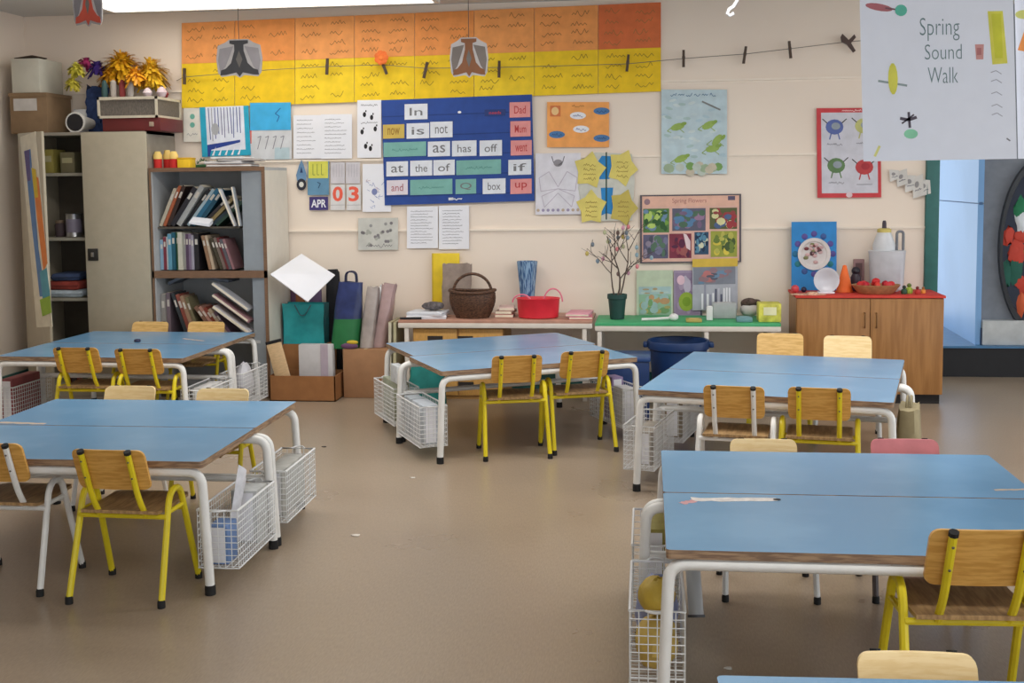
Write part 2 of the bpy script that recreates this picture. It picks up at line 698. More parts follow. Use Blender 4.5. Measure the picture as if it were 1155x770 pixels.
# front right pair: right corners are measured just inside and past the frame
c_fl, c_bl = at_z(748, 619, .47), at_z(748, 508, .47)
PAIRS_FR_ANG = R(.5)
ux, uy = Vector((math.cos(PAIRS_FR_ANG), math.sin(PAIRS_FR_ANG), 0)), Vector((-math.sin(PAIRS_FR_ANG), math.cos(PAIRS_FR_ANG), 0))
mid = (c_fl + c_bl) / 2
cc = mid + ux * .55
PAIRS['FR'] = (Vector((cc.x, cc.y, .47)), PAIRS_FR_ANG)
for s, lb in ((-1, 'blue table with yellow chair at its front, nearer half of the right front pair'), (1, 'blue table half behind the nearer one in the right front pair, beside pink chair')):
    q = cc + uy * (s * .284)
    table(q.x, q.y, .5 + (180 if s > 0 else 0), lb, .56)

pair('LF', (-92, 511), (230, 527), (14, 444), (332, 457), .555,
     ('blue table with the white chair at its front, near half of left front pair', 'blue table with two pale chair backs behind it, far half of left front pair'))
pair('BL', (16, 398), (213, 404), (94, 374.5), (279, 376.5), .555,
     ('blue table with two yellow chairs at its front beside tall cabinet', 'blue table half nearest the bookcase, far half of the back left pair'))
pair('C', (502, 418), (722, 402), (415, 388), (640, 375), .57,
     ('blue table of the turned centre pair, near half with two yellow chairs', 'blue table of the turned centre pair, far half nearest the wicker basket'), .015)
pair('BR', (722, 438), (1008, 457), (780, 397), (1021, 404), .62,
     ('blue table with white and yellow chair at front, near half by wooden cabinet', 'blue table with two chair backs behind it, far half before wooden cabinet'))
q = at_z(815, 761, .47)
table(q.x + .55, q.y - .2775 + .022, 182.5, 'blue table cut off by the bottom edge, lowest in view')

# worn patches on the tops: peeled paper and scuffs (things stuck on the tops)
PEEL = mat('peeled_tape', (222, 216, 212), .8, var=.12, scale=40)


def peel(px, py, ln, wd, ang, label, m=PEEL, dot=None):
    p = at_z(px, py, .4705)
    b_ = MB()
    n = 9
    rnd = random.Random(int(px))
    poly = [(-ln / 2 + ln * i / n, -wd / 2 * rnd.uniform(.5, 1)) for i in range(n + 1)] + [(ln / 2 - ln * i / n, wd / 2 * rnd.uniform(.5, 1)) for i in range(n + 1)]
    b_.slab(poly, 0, .0006, m)
    if dot:
        b_.lathe([(.012, .0007), (.0, .0012)], (dot, 0, 0), BLACK, 10)
    o = b_.build('tape_remnant', None, (p.x, p.y, .4702), (0, 0, R(ang)), smooth=False)
    tag(o, label, 'tape')


peel(828, 563, .25, .05, 4, 'strip of torn whitish tape near the corner of the front right table', dot=.125)
peel(776, 566, .05, .035, 40, 'small torn pinkish patch left of the tape strip on front right table', mat('pink_tape', (208, 158, 160), .8))
peel(1140, 552, .1, .02, 8, 'pale tape scrap on the seam at the right edge of front right table', mat('tan_tape', (190, 172, 156), .8))
peel(25, 477, .2, .035, -4, 'brownish peeled strip on the far left of the left front table', mat('tan_tape', (190, 172, 156), .8))
peel(218, 383, .2, .03, -30, 'tan scuffed patch at the right end of the back left table', mat('tan_tape', (190, 172, 156), .8))
for px, py, r, cc3, lb in ((402, 604, .02, (214, 206, 196), 'small white paper scrap on the open floor, left of centre'), (466, 539, .014, (220, 216, 210), 'tiny white scrap on the floor before the centre table'), (822, 754, .012, (222, 220, 214), 'white crumb on the floor by the lowest table'), (366, 504, .014, (60, 52, 50), 'small dark crumb on the floor left of the centre table')):
    p = at_z(px, py, 0)
    b_ = MB()
    b_.slab([(r * math.cos(k * 1.05) * (1.2 if k % 2 else .7), r * .7 * math.sin(k * 1.05)) for k in range(6)], 0, .003, colour(cc3))
    tag(b_.build('paper_scrap', None, (p.x, p.y, .0006), smooth=False), lb, 'scrap')
p = at_z(155, 385.5, .47)
b_ = MB()
b_.lathe([(.016, 0), (.02, .004), (.017, .016), (.0, .019)], (0, 0, 0), mat('navy_cap', (38, 42, 74), .5), 14)
tag(b_.build('bottle_cap', None, (p.x, p.y, .4706)), 'small dark blue cap lying in the middle of back left table', 'cap')


# ------------------------------------------------------------------ chairs
def make_chair(metal, back, seat):
    t = thing('school_chair', '', 'chair')
    for e in (-1, 1):
        x = e * .158
        for s in (-1, 1):
            l = MB()
            l.tube([(x + e * .008, s * .152, .014), (x, s * .056, .32), (x, s * .05, .338), (x, s * .037, .357), (x, s * .02, .368), (x, 0, .371)], .0115, metal, 8)
            lo = l.build('leg', t)
            f = MB()
            f.lathe([(.0135, 0), (.0135, .02), (.0115, .026)], (x + e * .008, s * .153, 0), RUBBER, 10)
            f.build('rubber_foot', lo)
        b_ = MB()
        b_.tube([(x, -.066, .3), (x, .066, .3)], .008, metal, 8)
        b_.build('arch_brace', t)
    r = MB()
    r.tube([(-.158, -.072, .287), (.158, -.072, .287)], .009, metal, 8)
    r.build('rear_rail', t)
    r = MB()
    r.tube([(-.158, .07, .283), (.158, .07, .283)], .009, metal, 8)
    r.build('front_rail', t)
    st = MB()
    n = 9
    prof = [(-.1, .302), (-.06, .298), (0, .297), (.08, .299), (.15, .301), (.185, .297), (.2, .287)]
    vs, fs = [], []
    for y, z in prof:
        hw = .138 if y < .15 else .138 - (y - .15) * .5
        for sx in (-1, 1):
            vs += [(sx * hw, y, z), (sx * hw, y, z + .011)]
    k = len(prof)
    for i in range(k - 1):
        A, B = i * 4, (i + 1) * 4
        fs += [(A + 1, A + 3, B + 3, B + 1), (A, B, B + 2, A + 2), (A, A + 1, B + 1, B), (A + 2, B + 2, B + 3, A + 3)]
    fs += [(0, 2, 3, 1), ((k - 1) * 4, (k - 1) * 4 + 1, (k - 1) * 4 + 3, (k - 1) * 4 + 2)]
    st.add(vs, fs, seat)
    st.build('seat', t)
    # backrest: rounded plywood, gently curved, leaning back
    bk = MB()
    HW, HB, z0_, ins = .128, .146, .392, .024
    cols = [-HW, -HW + .003, -HW + .008, -HW + .015, -HW + ins, -.06, 0, .06, HW - ins, HW - .015, HW - .008, HW - .003, HW]
    N = len(cols) - 1

    def place(x, h, th):
        y = -.1252 - (h + z0_ - .405) * .382 + th - .012 * (1 - (x / HW) ** 2) + .0072
        return (x, y, z0_ + h)
    vs, fs = [], []
    for x in cols:
        d = max(0, abs(x) - (HW - ins))
        cut = ins - math.sqrt(max(0, ins * ins - d * d))
        for th in (0, .011):
            for h in (cut, HB * .35, HB * .65, HB - cut):
                vs.append(place(x, h, th))
    for i in range(N):
        A, B = i * 8, (i + 1) * 8
        for th in (0, 4):
            for j in range(3):
                fs.append((A + th + j, B + th + j, B + th + j + 1, A + th + j + 1))
        fs.append((A, A + 4, B + 4, B))
        fs.append((A + 3, B + 3, B + 7, A + 7))
    for A in (0, N * 8):
        for j in range(3):
            fs.append((A + j, A + j + 1, A + 5 + j, A + 4 + j))
    bk.add(vs, fs, back)
    bk.build('backrest', t)
    for e in (-1, 1):
        x = e * .083
        p = MB()
        pts = fillet([(x, -.07, .288), (x, -.12, .36), (x, -.185, .53)], .04, 6)
        p.tube(pts, .0105, metal, 8)
        po = p.build('back_post', t)
        c = MB()
        c.tube([(x, -.1843, .528), (x, -.188, .538)], .0122, RUBBER, 8)
        c.build('post_cap', po)
        for h in (.44, .5):
            yy = -.12 - (h - .36) / .17 * .065
            c = MB()
            c.ball((x, yy - .0108, h), .0038, mat('steel_rivet', (110, 104, 92), .4, metal=.6), 8, 4)
            c.build('rivet', po)
    return t


PROTO = {}


def chair(kind, pos, ang, label, group, sc=1.0):
    """pos: middle of the chair on the floor; ang: heading of the sitter, 0 = facing the back wall"""
    if kind not in PROTO:
        metal, back, seat = {'yellow': (YEL_METAL, PLY_BACK, PLY_SEAT), 'white': (WHITE_METAL, PLY_BACK, PLY_SEAT), 'pale_yellow': (YEL_METAL, PLY_PALE, PLY_SEAT),
                             'pale_white': (WHITE_METAL, PLY_PALE, PLY_SEAT), 'tan_yellow': (YEL_METAL, PLY, PLY_SEAT), 'pink': (GREY_METAL, PINK, PINK)}[kind]
        o = PROTO[kind] = make_chair(metal, back, seat)
    else:
        o = dup(PROTO[kind])
    o.location = (pos.x, pos.y, 0)
    o.rotation_euler = (0, 0, ang)
    o.scale = (sc, sc, sc)
    tag(o, label, 'chair', group)
    return o


def by_feet(l, r):
    A, B = at_z(*l, 0), at_z(*r, 0)
    d = B - A
    ang = math.atan2(d.y, d.x)
    m = (A + B) / 2
    return m + Vector((-math.sin(ang), math.cos(ang), 0)) * .153, ang


def by_top(x, y, ang, sc=1.0):
    p = at_z(x, y, .54 * sc)
    return p + Vector((-math.sin(ang), math.cos(ang), 0)) * .188 * sc


G = 'small school chairs round the blue tables'
p, a_ = by_feet((78, 681), (184, 685))
chair('yellow', p, a_ - .02, 'yellow framed chair at front of the left front table, beside white chair', G)
p2 = at_z(45, 672, 0) + Vector((-.165, .153, 0))
chair('white', p2, R(0), 'white framed chair cut off by the left edge, before left front table', G)
an = PAIRS['LF'][1]
for x, y, k, lb in ((150, 434, 'pale_white', 'chair with pale wooden back behind left front table, left of two'), (254, 437, 'pale_yellow', 'chair with pale wooden back behind left front table, right of two')):
    chair(k, by_top(x, y, PI + an, .93), PI + an, lb, G, .93)
an = PAIRS['BL'][1]
for x, y, lb in ((82, 392, 'yellow framed chair at front of back left table, left of two'), (152, 393.5, 'yellow framed chair at front of back left table, right of two')):
    chair('yellow', by_top(x, y, an + .03), an + .03, lb, G)
for x, y, lb in ((172, 362, 'chair back peeping over back left table before the cabinet door'), (235, 362, 'chair back peeping over back left table before the bookcase')):
    chair('tan_yellow', by_top(x, y, PI + an, .965), PI + an, lb, G, .965)
p, a_ = by_feet((548, 528), (628, 518))
chair('yellow', by_top(585, 401, R(16)), R(15), 'yellow framed chair at front of centre table, left of two', G)
chair('yellow', by_top(662, 396, R(19)), R(19), 'yellow framed chair at front of centre table, right of two', G)
an = PAIRS['BR'][1]
chair('white', by_top(825, 435.5, R(-11)), R(-9), 'white framed chair at front of the back right table', G)
chair('yellow', by_top(922, 437.5, R(-11)), R(-9), 'yellow framed chair at front of the back right table', G)
chair('tan_yellow', by_top(880, 375, PI + R(-6)), PI + R(-6), 'chair with tan back behind back right table, left of two', G)
chair('pale_white', by_top(956, 378, PI + R(-8)), PI + R(-8), 'chair with shiny pale back behind back right table, right of two', G)
chair('pale_white', by_top(860, 493.5, PI + R(1), .91), PI + R(1), 'chair with pale back and white legs behind front right table', G, .91)
chair('pink', by_top(1018, 493.5, PI + R(2), .91), PI + R(2), 'pink backed chair with dark legs behind front right table', G, .91)
chair('yellow', by_top(1119, 599, R(3), 1.06), R(3), 'large looking yellow framed chair at right edge before front right table', G, 1.06)
chair('pale_white', by_top(1030, 731, PI + R(2), .89), PI + R(2), 'pale wooden chair back right at the bottom edge of the picture', G, .89)


# ------------------------------------------------------------------ papers on the back wall
def col(*rgb):
    return colour(rgb)


ORANGE = [col(240, 158, 88), col(238, 152, 80), col(242, 162, 92)]
DEEP = col(216, 112, 62)
YELLOW = [col(242, 204, 30), col(238, 198, 24), col(244, 208, 40)]
INKBR = col(172, 112, 60)
INKOL = col(166, 132, 30)
BLUE = col(38, 72, 148)
SEAG = col(122, 176, 168)
RED = col(206, 52, 58)

bx_ = [205, 265, 333, 400, 468, 535, 603, 675, 746]


def yl(x, a, b):
    return a + (b - a) * (x - 205) / 541.0


random.seed(11)
for row, (ya0, ya1, yb0, yb1) in enumerate(((26, 2.5, 72, 53.5), (71, 53, 122, 103))):
    for k in range(8):
        x0, x1 = bx_[k], bx_[k + 1]
        Y = WALL_Y - .003 * (1 - row) - .0004 * (k % 2)
        pts = [at_y(x0, yl(x0, ya0, ya1), Y), at_y(x1 - .5, yl(x1, ya0, ya1), Y), at_y(x1 - .5, yl(x1, yb0, yb1), Y), at_y(x0, yl(x0, yb0, yb1), Y)]
        base = DEEP if (row == 0 and k == 7) else (ORANGE if row == 0 else YELLOW)[k % 3]
        s = Sheet(pts, .0012, base)
        ik = INKBR if row == 0 else INKOL
        for cx in (.08, .56):
            for r in range(4):
                if random.random() < .8:
                    u0 = cx + random.uniform(0, .05)
                    s.word(u0, u0 + random.uniform(.2, .33), .8 - r * .22 + random.uniform(-.03, .03), .1, ik, .0045)
        cn = ['orange', 'yellow'][row] if base is not DEEP else 'deep red orange'
        s.done('word_sheet', f'{cn} sheet of handwritten words, {ORD[k]} from left in the {["upper", "lower"][row]} banner row', 'word sheet', ['orange banner sheets', 'yellow banner sheets'][row])


def wall_sheet(name, label, cat, x0, y0, x1, y1, base=PAPER, draw=None, lay=1, sl=None, sk=0, group=None, thick=.0015):
    s = Sheet(wq(x0, y0, x1, y1, sl, lay, sk), thick, base)
    s.U = lambda px, py: ((px - x0) / (x1 - x0), 1 - (py - y0) / (y1 - y0))
    if draw:
        draw(s)
    return s.done(name, label, cat, group)


# blue pocket chart with its word cards
def dchart(s):
    for v in (.845, .655, .465, .275, .085):
        s.rect(.0, v - .008, 1, v + .003, col(28, 58, 126))
    s.word(.44, .52, .035, .02, PAPER, .006)
    s.rect(.43, .03, .46, .055, PAPER)
    s.ell(.52, .86, .012, .012, PAPER)


CH = (430, 113, 601, 231)
CYY = WALL_Y - .009
cs = Sheet([at_y(430, 113, CYY), at_y(600, 106.5, CYY), at_y(603, 226.5, CYY), at_y(434, 231.5, CYY)], .003, BLUE)
dchart(cs)
cs.done('pocket_chart', 'large dark blue pocket chart full of word cards on the wall', 'wall chart')
rows = [[('w', 207, 100, 355, 200, 'In'), ('t', 722, 135, 858, 176, 'needs'), ('r', 883, 88, 1016, 186, 'Dad')],
        [('y', 68, 232, 206, 322, 'now'), ('w', 220, 224, 366, 322, 'is'), ('w', 372, 214, 516, 316, 'not'), ('r', 888, 210, 1018, 310, 'Mum')],
        [('g', 72, 347, 346, 440, ''), ('w', 357, 341, 500, 437, 'as'), ('w', 512, 336, 670, 436, 'has'), ('w', 690, 334, 834, 434, 'off'), ('r', 890, 334, 1026, 430, 'went')],
        [('w', 90, 470, 230, 565, 'at'), ('w', 243, 464, 385, 562, 'the'), ('w', 392, 460, 530, 558, 'of'), ('g', 540, 462, 828, 556, ''), ('w', 875, 458, 1022, 556, 'if')],
        [('p', 92, 590, 228, 685, 'and'), ('g', 243, 587, 515, 685, ''), ('g', 535, 583, 668, 678, 'Q'), ('w', 710, 580, 857, 678, 'box'), ('r', 888, 582, 1025, 678, 'up')]]
cc_ = {'w': (col(222, 226, 234), 'white'), 'r': (col(226, 150, 148), 'pink'), 'y': (col(204, 176, 88), 'mustard'), 'g': (SEAG, 'sea green'), 'p': (col(222, 214, 222), 'pinkish white'), 't': (col(40, 60, 120), 'dark')}
RN = ['top', 'second', 'middle', 'fourth', 'bottom']
for ri, rw in enumerate(rows):
    for ki, (c, x0, y0, x1, y1, tx) in enumerate(rw):
        X0, Y0, X1, Y1 = [420 + x0 / 5.705, 100 + y0 / 5.705, 420 + x1 / 5.705, 100 + y1 / 5.705]
        s = Sheet(wq(X0, Y0, X1, Y1, -.03 * (X1 - X0), 4.3), .001, cc_[c][0])
        m = col(190, 60, 62) if c in 'rt' else (col(170, 100, 110) if c == 'p' else col(120, 120, 124))
        if c == 'y':
            m = col(150, 110, 40)
        if tx:
            s.text(tx, .22, .25, .78, .75, m, bold=.004)
        else:
            s.word(.2, .8, .42, .14, col(84, 140, 132), .003)
        s.done('word_card', f'{cc_[c][1]} word card, {ORD[ki]} from left in {RN[ri]} row of the blue pocket chart', 'word card', 'cards in the pocket chart')


def lines(n, m=INK, u0=.12, u1=.85, v0=.12, v1=.88, h=.02, w=.0018):
    def f(s):
        for i in range(n):
            v = v1 - (v1 - v0) * i / max(1, n - 1)
            s.word(u0, u0 + (u1 - u0) * random.uniform(.7, 1), v, h, m, w)
    return f


wall_sheet('paper_note', 'cream note with green dots left of the striped picture under the banner', 'paper', 207, 122, 227, 160, col(226, 222, 212),
           lambda s: [s.ell(.5, v, .14, .08, col(110, 176, 160)) for v in (.75, .5)] + [s.word(.2, .8, .2, .08, INK)], lay=1)


def dstripes(s):
    s.rect(.12, .12, .9, 1, col(222, 226, 238), 1)
    for i in range(11):
        u = .18 + i * .064
        s.line([(u, .98), (u + random.uniform(-.02, .02), random.uniform(.3, .5))], .006, random.choice([col(60, 70, 140), col(110, 110, 150), col(160, 160, 170), col(70, 90, 150)]), 2)
    s.poly([(.12, .24), (.8, .32), (.8, .27), (.2, .14), (.16, 0), (.12, 0)], col(40, 66, 146), 2.5)
    s.ell(.3, .55, .08, .12, col(170, 172, 178), 2.6)
    for i in range(5):
        s.poly([(.2 + i * .13, .02), (.3 + i * .13, .2), (.25 + i * .13, .02)], PAPER, 3)


wall_sheet('striped_picture', 'shiny teal edged picture with dark blue vertical strokes', 'picture', 225, 121, 280, 177, col(40, 164, 196), dstripes, lay=3, sl=-2, sk=3)
wall_sheet('paper_sheet', 'bright cyan blue sheet under the orange and yellow banner', 'paper', 282, 116, 328, 147, col(64, 172, 224), lambda s: s.line([(.66, .3), (.72, .5), (.62, .6), (.75, .8)], .006, col(30, 90, 160)), lay=2)


def dfig(s):
    s.rect(0, .55, .06, 1, col(222, 120, 110))
    for i in range(4):
        s.line([(.2 + .18 * i, .75), (.28 + .18 * i, .8), (.2 + .18 * i, .35)], .006, col(140, 140, 150))
    s.rect(.6, 0, .95, .4, col(180, 200, 208))


wall_sheet('drawing_sheet', 'pale grey drawing with pencil strokes below the cyan sheet', 'drawing', 281, 147, 329, 180, col(206, 208, 212), dfig, lay=1)
wall_sheet('printed_page', 'white printed page, left of the pair beside the footprint strip', 'paper', 331, 130, 362, 179, PAPER, lines(9), lay=1)
wall_sheet('printed_page', 'white printed page, right of the pair beside the footprint strip', 'paper', 362, 129, 397, 179, PAPER, lines(10), lay=2)


def dfeet(s):
    for u, v in ((.2, .45), (.35, .2), (.55, .16), (.75, .5), (.6, .7), (.3, .75)):
        s.ell(u, v, .07, .045, BLACK)
        s.ell(u + .06, v + .06, .03, .02, BLACK)
    s.word(.15, .85, .9, .03, INK)
    s.word(.15, .85, .6, .03, INK)


wall_sheet('footprint_strip', 'tall white strip with black footprints left of the blue chart', 'paper', 403, 113, 430, 178, PAPER, dfeet, lay=1)


# calendar set
def dtag(s):
    s.ell(.5, .5, .2, .18, col(30, 44, 70))


o_ = Sheet([at_y(334, 180, WALL_Y - .005), at_y(346, 180, WALL_Y - .005), at_y(346, 215, WALL_Y - .005), at_y(334, 215, WALL_Y - .005)], .001, paint=False)
o_.poly([(.5, 1), (.72, .82), (1, .5), (.9, .32), (.1, .32), (0, .5), (.28, .82)], col(104, 140, 176), 0)
o_.poly([(.5, .78), (.64, .58), (.36, .58)], col(40, 60, 100), 1)
o_.ell(.5, .2, .46, .19, col(40, 42, 54), 1)
o_.ell(.5, .2, .22, .09, col(206, 206, 200), 2)
o_.done('calendar_hook_tag', 'small blue tag with a black ring, far left of the calendar', 'tag')


def dday(s):
    s.rect(.04, .5, .96, 1, col(214, 212, 90))
    for u in (.25, .45, .65):
        s.line([(u, .92), (u, .6), (u + .1, .6)], .005, col(130, 150, 70), 2)
    s.line([(.45, .38), (.6, .34), (.5, .2)], .006, col(50, 80, 110), 2)


wall_sheet('calendar_card', 'yellow topped blue calendar card above the APR card', 'calendar card', 347, 182, 371, 220, col(98, 142, 172), dday, lay=1)
wall_sheet('month_card', 'purple card reading APR in white letters', 'calendar card', 349, 222, 370, 237, col(66, 56, 116), lambda s: s.text('APR', .1, .2, .9, .8, PAPER, 2, bold=.02), lay=2)
for i, (x0, x1) in enumerate(((373, 389), (390, 406))):
    wall_sheet('calendar_pocket', ['striped grey calendar card, left of two above the red digits', 'striped grey calendar card, right of two above the red digits'][i], 'calendar card', x0, 183, x1, 207, col(202, 198, 204),
               lambda s: [s.line([(u, .9), (u, .3)], .002, col(160, 156, 168)) for u in (.2, .4, .6, .8)], lay=1)
for i, (x0, x1, d) in enumerate(((373, 389, '0'), (391, 407, '3'))):
    wall_sheet('digit_card', ['pale calendar card with an orange red zero', 'pale calendar card with an orange red three'][i], 'calendar card', x0, 208, x1, 237, col(214, 212, 212),
               lambda s, d=d: (s.text(d, .14, .34, .86, .92, col(232, 96, 74), 1, bold=.03), s.line([(0, .2), (1, .2)], .002, INK, 1)), lay=1)


def dblue(s):
    for i in range(16):
        u, v = random.uniform(.1, .8), random.uniform(.1, .85)
        s.line([(u, v), (u + random.uniform(-.1, .15), v + random.uniform(-.08, .08)), (u + .1, v - .03)], .003, random.choice([col(120, 140, 190), col(150, 160, 200), col(190, 160, 170)]))
    s.ell(.42, .42, .1, .07, col(120, 130, 176))


wall_sheet('drawing_sheet', 'white drawing with blue scribbles beside the red calendar digits', 'drawing', 409, 185, 441, 239, PAPER, dblue, lay=1)


def dgrey(s):
    for i in range(22):
        u, v = random.uniform(.08, .85), random.uniform(.15, .85)
        s.ell(u, v, .04, .05, random.choice([col(150, 150, 150), col(170, 172, 164), col(130, 126, 130)]))
    s.word(.2, .85, .1, .1, col(110, 106, 110), .003)


wall_sheet('laminated_sheet', 'grey laminated sheet with small prints above the plastic bags', 'paper', 404, 246, 449, 282, col(200, 200, 194), dgrey, lay=1)
wall_sheet('printed_page', 'white printed page, left of the two under the blue chart', 'paper', 459, 233, 494, 280, PAPER, lines(12), lay=1)
wall_sheet('printed_page', 'white printed page, right of the two under the blue chart', 'paper', 495, 232, 529, 281, PAPER, lines(12), lay=1)


def dorange(s):
    s.rect(.05, .68, .22, .92, col(214, 120, 70))
    s.ell(.13, .8, .06, .09, col(240, 200, 140), 2)
    for u, v in ((.5, .7), (.55, .4)):
        s.ell(u, v, .13, .08, PAPER)
        s.word(u - .08, u + .08, v - .02, .05, col(90, 90, 140), .003, 2)
    for u, v in ((.88, .8), (.16, .28), (.88, .2)):
        s.ell(u, v, .13, .08, col(76, 124, 176))
        s.word(u - .08, u + .08, v - .02, .05, col(40, 60, 110), .003, 2)
    s.word(.4, .6, .9, .04, col(160, 90, 40))


wall_sheet('mind_map_sheet', 'orange sheet with white and blue oval labels right of the blue chart', 'poster', 617, 115, 687, 166, col(242, 166, 92), dorange, lay=1, sl=0)


def dbfly(s):
    P = col(190, 182, 196)
    for sx in (-1, 1):
        s.line([(.5, .45), (.5 + sx * .2, .7), (.5 + sx * .42, .6), (.5 + sx * .38, .38), (.5, .42), (.5 + sx * .36, .3), (.5 + sx * .3, .12), (.5, .35)], .005, P)
    s.line([(.36, .95), (.4, .85), (.5, .8), (.6, .85), (.64, .95)], .006, col(120, 116, 126))
    s.ell(.5, .84, .1, .06, col(150, 146, 152))
    for i in range(9):
        s.ell(.06 + i * .11, .07, .035, .025, random.choice([col(200, 150, 140), col(160, 150, 180), col(190, 170, 150)]))


wall_sheet('line_drawing', 'white sheet with a faint grey line drawing left of the yellow and blue stars', 'drawing', 604, 173, 655, 242, col(222, 220, 228), dbfly, lay=1)


def star_sheet(cx, cy, w, h, rot, label, m):
    s = Sheet([at_y(cx - w / 2, cy - h / 2, WALL_Y - .008), at_y(cx + w / 2, cy - h / 2, WALL_Y - .008), at_y(cx + w / 2, cy + h / 2, WALL_Y - .008), at_y(cx - w / 2, cy + h / 2, WALL_Y - .008)], .001, paint=False)
    pts = []
    for i in range(10):
        r = .5 if i % 2 == 0 else .34
        q = R(rot + 36 * i)
        pts.append((.5 + r * math.sin(q), .5 + r * math.cos(q)))
    s.poly(pts, m, 0)
    for i in range(4):
        s.word(.32, .68, .62 - i * .12, .06, col(150, 124, 60), .003, 1)
    s.done('star_sheet', label, 'poster', 'yellow star sheets')


def dstarback(s):
    B = col(42, 132, 196)
    s.poly([(.28, .78), (.42, .95), (.62, .94), (.7, .78), (.55, .62), (.38, .62)], B)
    s.poly([(.4, .5), (.62, .5), (.6, .3), (.7, .1), (.5, .14), (.28, .06), (.42, .3)], B)
    s.rect(.488, .05, .512, 1, col(40, 70, 60), 2)


s_ = Sheet(wq(652, 172, 716, 252, -1, 1), .001, paint=False)
s_.poly([(.05, .88), (.3, 1), (.95, .97), (1, .6), (.95, .03), (.1, .03), (.0, .5)], col(206, 206, 196), 0)
dstarback(s_)
s_.done('blue_star_collage', 'blue paper star collage behind the four yellow star sheets', 'collage')
YS = col(222, 206, 112)
star_sheet(665, 192, 38, 44, 10, 'yellow star sheet, upper left of four round the blue star', YS)
star_sheet(702, 189, 36, 44, 24, 'yellow star sheet, upper right of four round the blue star', YS)
star_sheet(667, 234, 36, 42, 0, 'yellow star sheet, lower left of four round the blue star', YS)
star_sheet(703, 234, 34, 44, 20, 'yellow star sheet, lower right of four with dark ink behind twigs', col(196, 178, 90))


def dpond(s):
    cols = [col(186, 208, 216), col(176, 202, 214), col(196, 214, 220), col(170, 196, 196), col(206, 220, 222)]
    for i in range(60):
        u, v = random.uniform(.05, .95), random.uniform(.05, .9)
        s.ell(u, v, .06, .018, random.choice(cols), 1 + i * .03, 8, random.uniform(-.3, .3))
    for i in range(18):
        u = random.uniform(.05, .9)
        s.ell(u, random.uniform(.02, .1), .07, .05, random.choice([col(190, 200, 190), col(200, 190, 170), col(160, 180, 150), col(120, 160, 90)]), 3 + i * .06, 8)
    for u, v, r in ((.25, .56, .3), (.72, .58, .5), (.78, .3, .2), (.3, .18, .4), (.85, .4, .9)):
        s.ell(u, v, .11, .042, col(152, 180, 92), 4.4 + u, 10, r)
        s.ell(u + .09, v + .035, .05, .022, col(140, 170, 80), 6 + u, 8, r)
        s.line([(u - .08, v), (u - .16, v - .05), (u - .1, v - .07)], .005, col(150, 176, 96), 5.6 + u)
        s.line([(u + .02, v - .02), (u + .1, v - .07)], .005, col(150, 176, 96), 5.6 + u)
    s.line([(.62, .86), (.9, .76)], .011, col(128, 130, 130), 7.5)
    for i in range(6):
        s.word(.14 + .12 * i, .23 + .12 * i, .93, .03, col(90, 124, 156), .004, 3)


wall_sheet('pond_poster', 'pale blue pond poster with green frogs and fish', 'poster', 746, 101, 820, 196, col(190, 210, 218), dpond, lay=1, sl=0)


def dspring(s):
    s.rect(.0, 0, 1, 1, col(92, 84, 92), .5)
    s.rect(.02, .02, .98, .98, col(222, 178, 164), 1)
    s.rect(.02, .83, .98, .98, col(226, 180, 160), 1.2)
    s.text('Spring Flowers', .32, .86, .66, .945, col(176, 112, 110), 2)
    s.ell(.07, .9, .03, .045, col(150, 120, 130), 2)
    s.rect(.87, .91, .94, .97, col(90, 84, 110), 2)
    gs = [(.03, .45, .29, .8, [col(84, 124, 70), col(120, 160, 70), col(180, 206, 110), col(50, 90, 50), col(110, 140, 170)]),
          (.32, .47, .65, .8, [col(96, 96, 116), col(120, 100, 130), col(80, 110, 90), col(150, 120, 150), col(90, 130, 170)]),
          (.69, .49, .96, .8, [col(90, 96, 60), col(216, 212, 160), col(150, 70, 70), col(80, 100, 140), col(160, 60, 66)]),
          (.03, .07, .28, .42, [col(100, 96, 124), col(120, 120, 150), col(90, 120, 100), col(150, 140, 160), col(80, 84, 100)]),
          (.29, .07, .51, .43, [col(128, 52, 72), col(150, 60, 80), col(110, 40, 64), col(160, 90, 90), col(90, 40, 70)]),
          (.54, .12, .68, .45, [col(50, 80, 110), col(216, 216, 190), col(30, 50, 80), col(90, 140, 170)]),
          (.7, .08, .96, .46, [col(160, 164, 70), col(190, 186, 90), col(110, 130, 60), col(220, 200, 80), col(70, 90, 50)])]
    for u0, v0, u1, v1, cs_ in gs:
        s.photo(u0, v0, u1, v1, cs_, 26, 2)
    s.poly([(.44, .36), (.43, .43), (.46, .42), (.5, .32), (.5, .18), (.46, .22)], col(226, 204, 210), 7)


wall_sheet('flower_poster', 'dark framed poster reading Spring Flowers with a grid of flower photographs', 'poster', 722, 220, 836, 297, col(92, 84, 92), dspring, lay=1, sl=-1.5)
wall_sheet('landscape_poster', 'pale green landscape poster below the flower poster, left of two', 'poster', 718, 305, 759, 359, col(196, 208, 184),
           lambda s: (s.photo(.06, .05, .95, .5, [col(150, 186, 160), col(120, 160, 110), col(180, 170, 110), col(160, 190, 190), col(190, 150, 110)], 22), s.photo(.06, .5, .95, .66, [col(170, 196, 200), col(190, 206, 200), col(180, 160, 120)], 8)), lay=1)


def dfrog(s):
    s.photo(.05, .08, .9, .95, [col(150, 130, 160), col(170, 150, 176), col(190, 180, 200), col(140, 120, 150)], 14)
    s.ell(.45, .35, .28, .2, col(146, 170, 60), 5)
    s.ell(.45, .35, .15, .1, col(120, 150, 40), 6)
    s.ell(.25, .8, .14, .1, col(226, 190, 206), 5)
    s.rect(.93, 0, 1, 1, col(80, 74, 90), 5)


wall_sheet('small_poster', 'purple poster with a green blob beside the landscape poster', 'poster', 760, 305, 792, 359, col(162, 146, 172), dfrog, lay=1)


